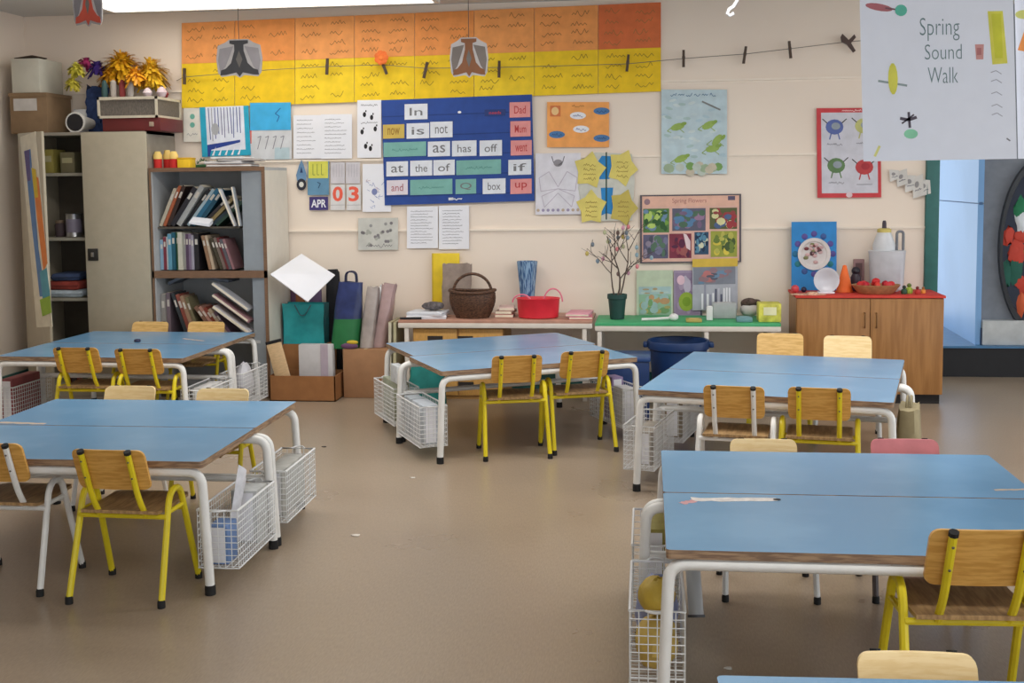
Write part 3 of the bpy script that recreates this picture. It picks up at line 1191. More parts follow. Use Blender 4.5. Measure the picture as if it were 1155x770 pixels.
def dfolk(s):
    s.rect(0, .84, 1, 1, col(216, 182, 74), 1)
    s.photo(.02, .5, .95, .84, [col(130, 134, 148), col(150, 120, 130), col(90, 92, 110), col(190, 120, 120), col(110, 140, 170)], 16, 1)
    for i in range(11):
        s.rect(.2 + .06 * i, .02, .24 + .06 * i, random.uniform(.3, .52), random.choice([PAPER, col(90, 92, 116), col(150, 150, 170), col(200, 200, 214)]), 5 + i * .1)


wall_sheet('group_poster', 'yellow headed poster overlapping the bottom of the flower poster', 'poster', 781, 292, 832, 350, col(176, 178, 190), dfolk, lay=5, sl=-1)


def dmon(s):
    s.rect(.07, .05, .95, .95, col(206, 206, 216), 1)
    for u, v, c in ((.28, .79, col(92, 108, 170)), (.74, .8, col(190, 190, 120)), (.3, .36, col(98, 130, 86)), (.74, .34, col(190, 66, 70))):
        s.ell(u, v, .14, .085, c, 2)
        s.ell(u + .02, v + .01, .07, .04, col(150, 160, 170) if c != col(190, 66, 70) else col(170, 50, 60), 3)
        for k in (-1, 1):
            s.line([(u + k * .05, v - .06), (u + k * .08, v - .14)], .008, c, 2)
            s.line([(u + k * .11, v + .04), (u + k * .19, v + .09)], .006, BLACK, 2)
        s.word(u - .12, u + .12, v - .2, .02, INK, .003, 2)
    s.ell(.5, .03, .05, .03, col(222, 200, 206), 3)
    s.word(.4, .7, .965, .02, col(240, 200, 200), .004, 2)


wall_sheet('red_frame_poster', 'red bordered poster with four coloured round creatures', 'poster', 921, 122, 993, 223, col(204, 66, 72), dmon, lay=1, sl=-.5, sk=1)
# folded paper garland at the right end of the wall
gt = thing('paper_garland', 'zigzag strip of folded white cards near the green door frame', 'garland', at_y(1028, 205, 7.98))
g0 = at_y(1028, 205, 7.98)
for i, (x0, y0, x1, y1) in enumerate(((1003, 189, 1014, 205), (1011, 192, 1023, 211), (1020, 195, 1033, 217), (1029, 198, 1041, 224), (1036, 200, 1049, 222))):
    Y = 7.973
    dy = -.018 if i % 2 else -.004
    pts = [at_y(x0, y0 + 2, Y), at_y(x1, y0 - (2 if i % 2 else -3), Y + dy), at_y(x1 + 1, y1 - 4, Y + dy), at_y(x0 + 1, y1, Y)]
    s = Sheet(pts, .001, col(212, 210, 206))
    s.ell(.4, .6, .2, .15, col(150, 148, 150))
    s.word(.2, .8, .3, .1, INK, .004)
    s.build('card', gt, loc=s.cen - g0, smooth=False, fix=False)


# ------------------------------------------------------------------ washing line with pegs
LP = [(196, 90), (207, 87), (300, 79), (369, 75), (432, 73), (480, 77), (563, 76), (640, 74), (708, 72), (771, 66), (840, 61), (891, 55), (957, 47), (1035, 40)]
LY = 7.94
wl = MB()
pts = [at_y(x, y, LY) for x, y in LP]
pts[0].y = D - .004
pts[-1].y = D - .004
wl.tube(pts, .0022, col(120, 112, 104), 5)
b0 = pts[0].copy()
wl.v = [tuple(Vector(v) - b0) for v in wl.v]
tag(wl.build('washing_line', None, b0), 'thin string with clothes pegs stretched across the wall over the banner', 'string')


def peg(px, py, tilt, label, big=1.0):
    c = at_y(px, py, LY)
    t = thing('clothes_peg', label, 'peg', (c.x, LY, c.z), 0, 'pegs on the string')
    t.rotation_euler = (0, R(tilt), 0)
    for s in (-1, 1):
        b_ = MB()
        b_.add([(-.009, s * .0035 - .0045, -.055), (.009, s * .0035 - .0045, -.055), (.009, s * .0035 + .0045, -.055), (-.009, s * .0035 + .0045, -.055),
                (-.008, s * .007 - .003, .055), (.008, s * .007 - .003, .055), (.008, s * .007 + .003, .055), (-.008, s * .007 + .003, .055)],
               [(0, 3, 2, 1), (4, 5, 6, 7), (0, 1, 5, 4), (1, 2, 6, 5), (2, 3, 7, 6), (3, 0, 4, 7)], mat('dark_peg_wood', (82, 66, 56), .7))
        b_.build('prong', t)
    b_ = MB()
    b_.tube([(-.0105, 0, .006), (.0105, 0, .006)], .009, mat('peg_spring', (120, 120, 124), .4, metal=.7), 8)
    b_.build('spring', t)


for i, (x, y, tl, lb) in enumerate(((208, 86, 2, 'dark peg at the far left end of the banner'), (369, 75, 4, 'dark peg over the middle of the banner, left of the orange flower'), (433, 75, -20, 'dark peg holding the orange paper flower'),
                                    (480, 79, 14, 'slanted dark peg between orange flower and brown hanging shape'), (563, 78, 2, 'upright dark peg just right of the brown hanging shape'), (708, 71, 6, 'dark peg near the right end of the banner'),
                                    (771, 66, 0, 'dark peg on the bare wall, just right of the banner'), (840, 62, 8, 'slanted dark peg on the bare wall, middle of three'), (891, 56, -6, 'dark peg on the bare wall left of the bow'))):
    peg(x, y, tl, lb)
f = at_y(430, 65, LY - .02)
b_ = MB()
for k in range(7):
    q = 2 * PI * k / 7
    b_.ball((.028 * math.cos(q), 0, .028 * math.sin(q)), (.022, .006, .022), col(240, 118, 50), 8, 6)
b_.ball((0, -.004, 0), (.02, .009, .02), col(246, 130, 56), 8, 6)
tag(b_.build('paper_flower', None, f), 'orange paper flower pegged on the string over the banner', 'paper flower')
f = at_y(957, 47, LY)
b_ = MB()
b_.prism([(-.04, .05), (.0, .01), (.035, .045), (.045, .025), (.015, -.01), (.045, -.06), (.03, -.07), (-.01, -.02), (-.045, .0), (-.05, .03)], -.012, .004, col(84, 66, 60))
tag(b_.build('paper_bow', None, f), 'dark brown bow shape on the string beside the flip chart', 'decoration')


# ------------------------------------------------------------------ hanging shapes, hook and flip chart
def hanging(px, py, w, h, Y, body, wing, label, pale=None):
    c = at_y(px, py, Y)
    S = Y * 1.02 / F
    w, h = w * S, h * S
    t = thing('hanging_insect', label, 'hanging decoration', (c.x, Y, c.z), 0, 'laminated shapes hanging from the ceiling')
    p = MB()
    ol = [(-.2, .5), (.2, .5), (.3, .42), (.46, .34), (.5, .0), (.47, -.36), (.4, -.47), (.1, -.43), (0, -.5), (-.1, -.43), (-.4, -.47), (-.47, -.36), (-.5, 0), (-.46, .34), (-.3, .42)]
    p.prism([(x * w, z * h) for x, z in ol], -.002, .002, pale or col(168, 164, 164))
    p.build('laminate_card', t)
    g = MB()
    for s in (-1, 1):
        g.prism([(s * x * w, z * h) for x, z in ((.12, .32), (.42, .26), (.46, -.05), (.42, -.36), (.3, -.2))], -.0034, .0034, wing)
    g.build('wing', t)
    b2_ = MB()
    b2_.prism([(x * w, z * h) for x, z in ((-.2, .47), (.2, .47), (.2, .39), (.1, .36), (.1, .2), (.18, -.12), (.3, -.26), (.4, -.3), (.42, -.43), (.3, -.42), (.07, -.36), (0, -.47), (-.07, -.36), (-.3, -.42), (-.42, -.43), (-.4, -.3), (-.3, -.26), (-.18, -.12), (-.1, .2), (-.1, .36), (-.2, .39))], -.0045, .0045, body)
    sp = colour((96, 92, 88))
    b2_.prism([(x * w, z * h) for x, z in ((0, .2), (.07, -.02), (0, -.24), (-.07, -.02))], -.0052, .0052, sp)
    b2_.build('body', t)
    st = MB()
    st.tube([(0, 0, .49 * h), (0, 0, 2.6 - c.z)], .002, col(70, 66, 64), 5)
    st.build('string', t)


hanging(270, 66, 54, 43, 6.6, col(54, 54, 58), col(140, 136, 140), 'black and grey winged card hanging before the orange banner')
hanging(529, 65, 43, 44, 6.6, col(116, 72, 42), col(104, 96, 92), 'brown and grey winged card hanging before the banner above blue chart')
hanging(99, 4, 36, 52, 5.2, col(176, 70, 52), col(112, 108, 112), 'red and grey winged card cut off at the top left')
c = at_y(825, 8, 6.0)
b_ = MB()
zt = 2.6 - c.z
b_.tube([(.004, 0, zt), (.02, 0, .06), (.026, 0, .03), (.01, 0, .004), (-.012, 0, -.01), (-.02, 0, -.03), (-.008, 0, -.04), (.012, 0, -.03)], .008, PAPER, 8)
tag(b_.build('ceiling_hook', None, c), 'curled white hook hanging down at the top edge, left of the flip chart', 'hook')


def uvf(x0, y0, x1, y1):
    return lambda px, py: ((px - x0) / (x1 - x0), 1 - (py - y0) / (y1 - y0))


FY = 4.6
t = thing('flip_chart_sheet', 'big white sheet with Spring Sound Walk written on it hanging at right', 'poster', at_y(1058, 60, FY))
f0 = at_y(1058, 60, FY)
s = Sheet([at_y(968, -70, FY), at_y(1141, -74, FY), at_y(1147, 179, FY), at_y(974, 182, FY)], .002, mat('chart_paper', (226, 230, 242), .8, var=.01))
U = uvf(971, -72, 1145, 180.5)
GI = col(104, 128, 134)


def tx(st, x0, y0, x1, y1, d0=0):
    a_, b_ = U(x0, y1), U(x1, y0)
    s.text(st, a_[0], a_[1], b_[0], b_[1], GI, 1, shear=.02, bold=-.012)


tx('Spring', 1039, 19, 1084, 45)
tx('Sound', 1044, 49, 1086, 66)
tx('Walk', 1047, 75, 1081, 93)
YW = col(218, 214, 88)


def stroke(pts, w, m, l=1):
    s.line([U(*p) for p in pts], w, m, l)


def blob(x, y, rx, ry, m, l=1, rot=0):
    u, v = U(x, y)
    s.ell(u, v, rx / 174, ry / 252, m, l, 14, rot)


blob(993, 6, 16, 4, col(176, 104, 112), 1, -.2)
stroke([(1000, 7), (1013, 9)], .006, col(120, 80, 90), 2)
blob(1018, 10, 7, 6.5, col(92, 184, 162), 2)
stroke([(990, 89), (1023, 95)], .008, col(140, 156, 158), 1)
blob(1007, 87, 5.5, 18, YW, 2)
blob(1026, 150, 8, 5.5, col(140, 208, 172), 1)
stroke([(1014, 132), (1024, 134), (1033, 131)], .011, col(84, 78, 92), 2)
stroke([(1024, 125), (1025, 143)], .009, col(84, 78, 92), 2)
stroke([(1016, 138), (1030, 128)], .006, col(84, 78, 92), 2)
stroke([(984, 175), (990, 163)], .009, col(222, 220, 140), 1)
s.poly([U(1116, 13), U(1133, 13), U(1137, 72), U(1120, 73)], YW, 1)
s.poly([U(1120, 16), U(1131, 16), U(1132, 66), U(1123, 66)], col(206, 206, 60), 2)
s.poly([U(1101, 50), U(1111, 50), U(1110, 67), U(1102, 67)], col(206, 150, 146), 1)
s.poly([U(1103, 54), U(1108, 54), U(1108, 62), U(1103, 62)], col(182, 116, 116), 2)
for y0 in (80, 90, 104, 118, 128):
    stroke([(1118, y0 + 2), (1124, y0), (1130, y0 + 4)], .003, col(164, 166, 180), 1)
stroke([(1134, 157), (1138, 160)], .005, INK, 1)
s.build('paper', t, loc=s.cen - f0, smooth=False, fix=False)
for px in (985, 1128):
    h = at_y(px, -70, FY) - f0
    st = MB()
    st.tube([(h.x, 0, h.z - .005), (h.x, 0, 2.6 - f0.z)], .002, col(150, 150, 150), 5)
    st.build('string', t)
t = thing('flip_chart_sheet', 'white drawing sheet with an orange patch cut off by the right edge', 'poster', at_y(1190, 60, FY + .05))
f0 = at_y(1190, 60, FY + .05)
s = Sheet([at_y(1143, -74, FY + .05), at_y(1318, -78, FY + .05), at_y(1322, 176, FY + .05), at_y(1148.5, 179, FY + .05)], .002, MATS['chart_paper'])
U = uvf(1145, -76, 1320, 178)
s.poly([U(1147, 54), U(1156, 30), U(1170, 30), U(1164, 58)], col(236, 150, 80), 1)
blob(1155, 14, 10, 5, col(206, 208, 120), 1)
s.build('paper', t, loc=s.cen - f0, smooth=False, fix=False)
for px in (1160, 1300):
    h = at_y(px, -75, FY + .05) - f0
    st = MB()
    st.tube([(h.x, 0, h.z - .005), (h.x, 0, 2.6 - f0.z)], .002, col(150, 150, 150), 5)
    st.build('string', t)

# paper rosette on the left wall at the frame's edge
b_ = MB()
p0 = at_y(2, 170, 6.9)
p0.x = LX + .03
n = 16
for k in range(n):
    q, q2 = 2 * PI * k / n, 2 * PI * (k + .9) / n
    b_.add([(0, 0, 0), (.012, .26 * math.cos(q), .26 * math.sin(q)), (.03, .25 * math.cos((q + q2) / 2), .25 * math.sin((q + q2) / 2)), (.002, .26 * math.cos(q2), .26 * math.sin(q2))], [(0, 1, 2), (0, 2, 3)], PAPER if k % 3 else col(170, 196, 206))
b_.ball((.02, 0, 0), (.012, .06, .06), col(176, 92, 70), 10, 6)
tag(b_.build('paper_rosette', None, (LX + .001, 7.25, p0.z)), 'pleated white paper rosette on the left wall at the picture edge', 'decoration')


# ------------------------------------------------------------------ furniture along the wall
def sc(Y, x=577):
    return F / (Y * 1.005 + 0)


def pz(px, py, Y):
    return at_y(px, py, Y).z


def pxx(px, py, Y):
    return at_y(px, py, Y).x


CABM = mat('putty_cabinet_metal', (176, 166, 146), .45, var=.03)
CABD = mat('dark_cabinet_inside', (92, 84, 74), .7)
CABG = mat('grey_cabinet_side', (150, 142, 130), .5)
# tall metal cabinet
CY0, CY1 = 7.5, 7.97
cx0, cx1 = pxx(27, 250, CY0), pxx(168, 250, CY0)
ctop = pz(130, 148, CY0)
cw = cx1 - cx0
t = thing('metal_cabinet', 'tall putty coloured metal cabinet in the left corner with one door ajar', 'cabinet', ((cx0 + cx1) / 2, CY0, 0))
b_ = MB()
hw = cw / 2
dd = CY1 - CY0
b_.span((-hw, .02, 0), (-hw + .015, dd, ctop), CABM)
b_.span((hw - .015, .02, 0), (hw, dd, ctop), CABG)
b_.span((-hw, .02, ctop - .02), (hw, dd, ctop), CABG)
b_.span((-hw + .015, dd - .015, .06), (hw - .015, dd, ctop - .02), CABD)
b_.span((-hw + .015, .03, 0), (hw - .015, dd - .015, .07), CABM)
b_.build('body', t)
shelf_z = []
for py in (195, 268, 336):
    z = pz(76, py, CY0 + .05)
    shelf_z.append(z)
    m_ = MB()
    m_.span((-hw + .015, .05, z - .02), (hw - .015, dd - .015, z), mat('cabinet_shelf', (150, 144, 130), .5))
    m_.build('shelf', t)
dw = hw + .02
b_ = MB()
dl = pxx(95, 250, CY0) - (cx0 + cx1) / 2
b_.box(((dl + hw) / 2, .008, (.07 + ctop) / 2), (hw - dl, .02, ctop - .08), CABM, None, .004)
d_ = b_.build('door', t)
hx, hz = dl + .055, pz(108, 287, CY0)
b_ = MB()
b_.box((hx, -.006, hz), (.07, .012, .08), mat('black_lock_plate', (40, 38, 36), .5), None, .003)
b_.box((hx, -.014, hz), (.02, .012, .03), mat('lock_steel', (150, 150, 148), .3, metal=.8), None, .002)
b_.build('handle', d_)
b_ = MB()
lw = dl + hw - .0
lw = .4
al = R(-40)
hinge = Vector((-hw + .004, -.002, 0))
b_.box((lw / 2, -.01, (.07 + ctop) / 2), (lw, .018, ctop - .08), CABM, None, .004)
od = b_.build('door', t, hinge, (0, 0, al))
dm = Matrix.Translation(hinge + Vector(t.location)) @ Euler((0, 0, al)).to_matrix().to_4x4()
# long picture strip hung on the open door, its lower end swinging out
b_ = MB()
H = 1.26
pw_ = .26
ptop = ctop - .03


def strip(u0, v0, u1, v1, m, l):
    b_.add([(u0 * pw_, -l * .0007, -v0 * H), (u1 * pw_, -l * .0007, -v0 * H), (u1 * pw_, -l * .0007, -v1 * H), (u0 * pw_, -l * .0007, -v1 * H)], [(0, 1, 2, 3)], m)


b_.span((0, 0, -H), (pw_, .004, 0), mat('strip_card', (214, 206, 186), .7))
b_.add([(.05, -.001, -.1), (.16, -.001, -.1), (.15, -.001, -.75), (.2, -.001, -1.06), (.1, -.001, -1.06), (.07, -.001, -.6)], [(0, 1, 2, 3, 4, 5)], col(92, 126, 172))
b_.add([(.05, -.0014, -.1), (.14, -.0014, -.1), (.12, -.0014, -.3), (.06, -.0014, -.3)], [(0, 1, 2, 3)], col(96, 84, 130))
b_.add([(.16, -.002, -.26), (.25, -.002, -.3), (.28, -.002, -.85), (.2, -.002, -.9), (.17, -.002, -.55)], [(0, 1, 2, 3, 4)], col(214, 124, 60))
b_.add([(.15, -.0024, -.22), (.22, -.0024, -.24), (.22, -.0024, -.42), (.16, -.0024, -.42)], [(0, 1, 2, 3)], col(206, 178, 50))
b_.add([(.14, -.0024, -.9), (.26, -.0024, -.88), (.28, -.0024, -1.06), (.15, -.0024, -1.08)], [(0, 1, 2, 3)], col(84, 150, 168))
b_.add([(.1, -.003, -1.08), (.28, -.003, -1.06), (.28, -.003, -1.17), (.12, -.003, -1.19)], [(0, 1, 2, 3)], col(142, 176, 60))
wp = dm @ Vector((.06, -.0245, ptop))
o_ = b_.build('picture_strip', None, wp, (0, R(-6), al), smooth=False, fix=False)
tag(o_, 'long picture strip in blue and orange hanging on the open cabinet door', 'poster')


# ------- small maker helpers
def carton(name, label, cx, cy, z, w, d, h, m, open_=False, rz=0, lid=None, group=None, cat='box'):
    t = thing(name, label, cat, (cx, cy, z), rz, group)
    b_ = MB()
    if open_:
        k = .006
        b_.span((-w / 2, -d / 2, 0), (w / 2, d / 2, k), m)
        b_.span((-w / 2, -d / 2, 0), (w / 2, -d / 2 + k, h), m)
        b_.span((-w / 2, d / 2 - k, 0), (w / 2, d / 2, h), m)
        b_.span((-w / 2, -d / 2, 0), (-w / 2 + k, d / 2, h), m)
        b_.span((w / 2 - k, -d / 2, 0), (w / 2, d / 2, h), m)
    else:
        b_.box((0, 0, h / 2), (w, d, h), m, None, .006)
    b_.build('body', t)
    return t


def soft_bag(name, label, cx, cy, z, w, d, h, m, rz=0, lean=0.0, top=.55, cat='bag', seed=1, band=None, handles=None, jit=.05, pinch=.75):
    rnd = random.Random(seed)
    t = thing(name, label, cat, (cx, cy, z), rz)
    b_ = MB()
    n, k = 20, 9
    vs, fs = [], []
    for i in range(k + 1):
        f_ = i / k
        taper = 1 - (1 - top) * f_ ** 2
        dp = 1 - pinch * f_ ** 1.5
        for j in range(n):
            q = 2 * PI * j / n
            cs_, sn = math.cos(q), math.sin(q)
            e = .55
            x = abs(cs_) ** e * (1 if cs_ >= 0 else -1) * w / 2 * taper
            y = abs(sn) ** e * (1 if sn >= 0 else -1) * d / 2 * dp
            g_ = 1 + (rnd.uniform(-jit, jit) * .6 + jit * 1.1 * math.sin(3 * q + seed + 6 * f_) * f_ + jit * math.sin(7 * q + seed * 2 - 3 * f_) * f_ - jit * .8 * f_) * (i > 0)
            vs.append((x * g_ + lean * f_ * h, y * g_, h * f_ + (rnd.uniform(-jit, jit) * h * .5 if i == k else 0)))
    for i in range(k):
        for j in range(n):
            fs.append((i * n + j, i * n + (j + 1) % n, (i + 1) * n + (j + 1) % n, (i + 1) * n + j))
    fs.append(tuple(reversed(range(n))))
    fs.append(tuple(range(k * n, (k + 1) * n)))
    lo = [f for i, f in enumerate(fs) if band and i < n * band[0]]
    hi = [f for i, f in enumerate(fs) if not (band and i < n * band[0])]
    if band:
        b_.add(vs, lo, band[1])
    b_.add(vs, hi, m)
    b_.build('body', t)
    if handles:
        for s in (-1, 1):
            hb = MB()
            x = w * .2
            hb.tube(fillet([(-x + lean * h, s * d * .07, h * .96), (-x * .9 + lean * h, s * d * .07, h * 1.16), (x * .9 + lean * h, s * d * .07, h * 1.16), (x + lean * h, s * d * .07, h * .96)], .05, 5), .006, handles, 6)
            hb.build('handle', t)
    return t


def book(px, pz_, py, th, dp, h, lean, m, label, group, pages=True):
    """px, pz_: lower corner resting on the shelf; lean in degrees, positive = top to the right"""
    b_ = MB()
    b_.span((0, .0, 0), (th, dp, h), m)
    if pages:
        b_.span((.0025, .004, h - .001), (th - .0025, dp, h + .0004), CARD)
        b_.span((th * .2, -.0006, h * .7), (th * .8, .002, h * .85), colour((206, 200, 190)))
    o = b_.build('book', None, (px, py, pz_), (0, R(lean), 0), smooth=False)
    tag(o, label, 'book', group)
    return o


# ------- things on top of the cabinet
zt = ctop
Yb = 7.62


def P(px, py, Y):
    return at_y(px, py, Y)


w_ = pxx(53, 125, Yb) - pxx(11, 125, Yb)
hb_ = pz(40, 105, Yb) - zt
t = carton('cardboard_box', 'brown cardboard box with a white label on top of the cabinet', pxx(32, 125, Yb), Yb + .17, zt, w_, .34, hb_, mat('brown_cardboard', (136, 110, 82), .8, var=.05), cat='box')
b_ = MB()
b_.box((-.02, -.171, hb_ * .72), (w_ * .62, .004, hb_ * .3), col(196, 190, 184))
b_.build('label', t)
b_ = MB()
b_.span((-w_ / 2 - .004, -.174, hb_ - .02), (w_ / 2 + .004, .174, hb_ + .003), mat('brown_cardboard', (150, 116, 82)))
b_.build('lid', t)
hw_ = pz(40, 66, Yb) - pz(40, 105, Yb)
t = carton('white_carton', 'white carton with a lid flap standing on the brown box', pxx(26, 85, Yb) + .01, Yb + .17, zt + hb_ + .004, .2, .32, hw_, mat('white_carton', (198, 194, 180), .8, var=.03))
b_ = MB()
b_.box((-.02, -.04, hw_ + .012), (.13, .2, .006), mat('brown_flap', (84, 66, 54), .8), (0, R(-7), 0))
b_.build('flap', t)
Yc = 7.56


def loc(px, py, Y):
    v = at_y(px, py, Y)
    return v


# white jug with dark mouth
v = loc(88, 140, Yc + .1)
t = thing('megaphone', 'white funnel shaped megaphone with a dark mouth lying on the cabinet', 'megaphone', (v.x, Yc + .1, zt + .066))
b_ = MB()
b_.lathe([(.068, .1), (.07, .092), (.06, .06), (.045, -.04), (.036, -.12), (.0, -.122)], (.03, 0, 0), mat('white_plastic', (214, 210, 204), .4), 20, 'y')
b_.build('horn', t)
b_ = MB()
b_.lathe([(.058, .101), (.05, .095), (.0, .09)], (.03, 0, 0), BLACK, 20, 'y')
b_.build('mouth', t)
v = loc(84, 140, Yc + .2)
soft_bag('plastic_bag', 'crumpled white plastic bag behind the megaphone on the cabinet', v.x + .0, Yc + .29, zt, .13, .12, .17, mat('white_bag', (206, 206, 208), .5), top=.7, seed=4)
v = loc(92, 110, Yc + .3)
soft_bag('fabric_bundle', 'navy and teal cloth bundle beside the gold pompoms on the cabinet', v.x + .1, Yc + .33, zt, .15, .13, pz(100, 97, Yc + .3) - zt, mat('navy_cloth', (50, 68, 112), .9, var=.2, scale=30), top=.95, seed=6, jit=.2)


def pompom(px, py, Y, r, m, label, n=90, seed=1, grp=None, flat=.008):
    rnd = random.Random(seed)
    c = at_y(px, py, Y)
    b_ = MB()
    b_.ball((0, 0, 0), r * .45, m, 10, 6)
    for i in range(n):
        q, z = rnd.uniform(0, 2 * PI), rnd.uniform(-.6, 1)
        k = math.sqrt(1 - z * z)
        d = Vector((k * math.cos(q), k * math.sin(q), z))
        s_ = d.cross(Vector((0, 0, 1))).normalized() * flat
        L = r * rnd.uniform(.8, 1.15)
        m_ = d * L * .6 + Vector((0, 0, .01))
        e = d * L - Vector((0, 0, r * .22))
        b_.add([d * .1 * r - s_, d * .1 * r + s_, m_ + s_ * 1.3, e + s_, e - s_, m_ - s_ * 1.3], [(0, 1, 2, 5), (5, 2, 3, 4)], m)
    tag(b_.build('pompom', None, c, smooth=False, fix=False), label, 'pompom', grp)


GOLD = mat('gold_tinsel', (232, 178, 40), .3, var=.15, scale=40)
pompom(86, 79, Yc + .16, .065, col(206, 196, 70), 'small lime yellow pompom left of the purple one on the cabinet', 60, 2)
pompom(97, 72, Yc + .3, .06, col(178, 52, 110), 'small magenta pompom beside the purple pompom', 50, 3)
pompom(82, 95, Yc + .14, .06, col(190, 176, 60), 'dull yellow pompom at the left of the cabinet top', 60, 9)
pompom(110, 79, Yc + .26, .08, col(70, 46, 130), 'purple pompom beside the gold ones on the cabinet', 70, 4)
pompom(137, 76, Yc + .3, .14, GOLD, 'gold tinsel pompom, upper left of three over the tray', 260, 5)
pompom(170, 84, Yc + .3, .135, mat('gold_tinsel_pale', (236, 190, 52), .3, var=.15, scale=40), 'gold tinsel pompom, right of three over the tray', 240, 6)
pompom(153, 88, Yc + .16, .09, mat('gold_tinsel_orange', (238, 166, 44), .3, var=.15, scale=40), 'orange gold pompom hanging in front between the other two', 90, 7)
pompom(124, 87, Yc + .24, .085, mat('gold_tinsel_deep', (214, 150, 34), .3, var=.15, scale=40), 'deep gold pompom at the left end of the gold pompom row', 120, 8)
# tray of instruments: crate with pale rim over a dark red case
Yt = 7.52
zr0 = zt
v0, v1 = loc(113, 140, Yt), loc(172, 140, Yt)
hr = pz(140, 133, Yt) - zt
t = carton('red_case', 'flat dark red case under the instrument crate on the cabinet', (v0.x + v1.x) / 2 + .03, Yt + .2, zt + .001, v1.x - v0.x + .04, .38, hr, mat('dark_red_case', (104, 36, 36), .5))
b_ = MB()
b_.box((.14, -.192, hr * .5), (.03, .01, .03), mat('case_clasp', (170, 150, 130), .4), None, .003)
b_.build('clasp', t)
zc0 = zt + hr
zc1 = pz(140, 109, Yt)
x0, x1 = pxx(108, 120, Yt) + .01, pxx(172, 120, Yt) + .03
t = thing('instrument_crate', 'shallow crate with pale rims holding striped things on the cabinet', 'crate', ((x0 + x1) / 2, Yt + .2, zc0))
wd = x1 - x0
RIM = mat('pale_crate_rim', (206, 196, 176), .6)
b_ = MB()
h_ = zc1 - zc0
for z0, z1 in ((0, .016), (h_ - .018, h_)):
    b_.span((-wd / 2, -.2, z0), (wd / 2, -.188, z1), RIM)
    b_.span((-wd / 2, .188, z0), (wd / 2, .2, z1), RIM)
    b_.span((-wd / 2, -.2, z0), (-wd / 2 + .012, .2, z1), RIM)
    b_.span((wd / 2 - .012, -.2, z0), (wd / 2, .2, z1), RIM)
for sx in (-1, 1):
    for sy in (-1, 1):
        b_.span((sx * wd / 2 - sx * .014, sy * .2 - sy * .014, 0), (sx * wd / 2, sy * .2, h_), RIM)
b_.build('frame', t)
b_ = MB()
b_.span((-wd / 2 + .008, -.184, .006), (wd / 2 - .008, .184, h_ - .02), mat('crate_panel', (112, 104, 96), .7, var=.25, scale=60, stretch=(8, 8, 1)))
b_.build('panel', t)
for i, (px, py, r, c_, lb) in enumerate(((166, 95, .032, (214, 196, 200), 'white ball beside the gold pompoms on the crate'), (184, 94, .036, (210, 190, 196), 'pinkish white ball at the right of the crate'),
                                         (192, 101, .026, (128, 36, 44), 'dark red ball at the right end of the crate'))):
    c = at_y(px, py, Yt + .14)
    b_ = MB()
    b_.lathe([(0, 0), (r * .6, r * .2), (r, r), (r * .62, r * 1.75), (r * .2, r * 2.05), (0, r * 2.1)], (0, 0, 0), colour(c_, .4), 16)
    tag(b_.build('maraca', None, (min(c.x, x1 - r), Yt + .14 + .03 * i, zc1)), lb, 'ball')
for i, px in enumerate((118, 128, 138, 147)):
    c = at_y(px, 100, Yt + .2)
    b_ = MB()
    b_.lathe([(.014, 0), (.022, .03), (.02, .1 + .015 * (i % 2)), (.011, .125), (.0, .13)], (0, 0, 0), [col(60, 90, 90), col(190, 180, 170), col(150, 60, 60), col(206, 200, 196)][i], 12)
    tag(b_.build('bottle', None, (c.x, Yt + .2, zc1)), f'{["dark teal", "pale beige", "dull red", "off white"][i]} bottle standing on the crate under the gold pompoms', 'bottle')

# ------- things in the open side of the cabinet
for px, zz, w_, h_, c_, lb in ((65, shelf_z[0], .1, .16, (150, 138, 70), 'dull yellow box on the top shelf of the cabinet'), (82, shelf_z[0], .12, .14, (120, 112, 84), 'khaki box on the top shelf of the cabinet')):
    c = at_y(px, 200, 7.72)
    t = carton('storage_box', lb, c.x + (.012 if px > 70 else -.022), 7.72, zz + .001, w_ * .85, .18, h_, colour(c_))
    b_ = MB()
    b_.box((0, -.091, h_ * .6), (w_ * .6, .003, h_ * .25), col(176, 168, 130))
    b_.build('label', t)
c = at_y(84, 262, 7.68)
t = thing('tin_can', 'shiny silver tin on the second shelf of the cabinet', 'tin', (c.x, 7.68, shelf_z[1] + .001))
b_ = MB()
b_.lathe([(.052, 0), (.055, .004), (.053, .01), (.053, .15), (.055, .156), (.05, .16), (0, .158)], (0, 0, 0), mat('tin_steel', (196, 196, 200), .28, metal=.9), 22)
b_.build('body', t)
b_ = MB()
b_.lathe([(.0537, .03), (.0537, .12)], (0, 0, 0), mat('tin_label', (140, 132, 150), .4), 22)
b_.build('label', t)
c = at_y(68, 262, 7.7)
t = thing('jar', 'small dark jar beside the silver tin in the cabinet', 'jar', (c.x, 7.7, shelf_z[1] + .001))
b_ = MB()
b_.lathe([(.03, 0), (.034, .01), (.034, .08), (.026, .095), (0, .095)], (0, 0, 0), col(70, 56, 60), 16)
b_.build('body', t)
b_ = MB()
b_.lathe([(.029, .093), (.029, .112), (0, .113)], (0, 0, 0), col(120, 100, 80), 16)
b_.build('lid', t)
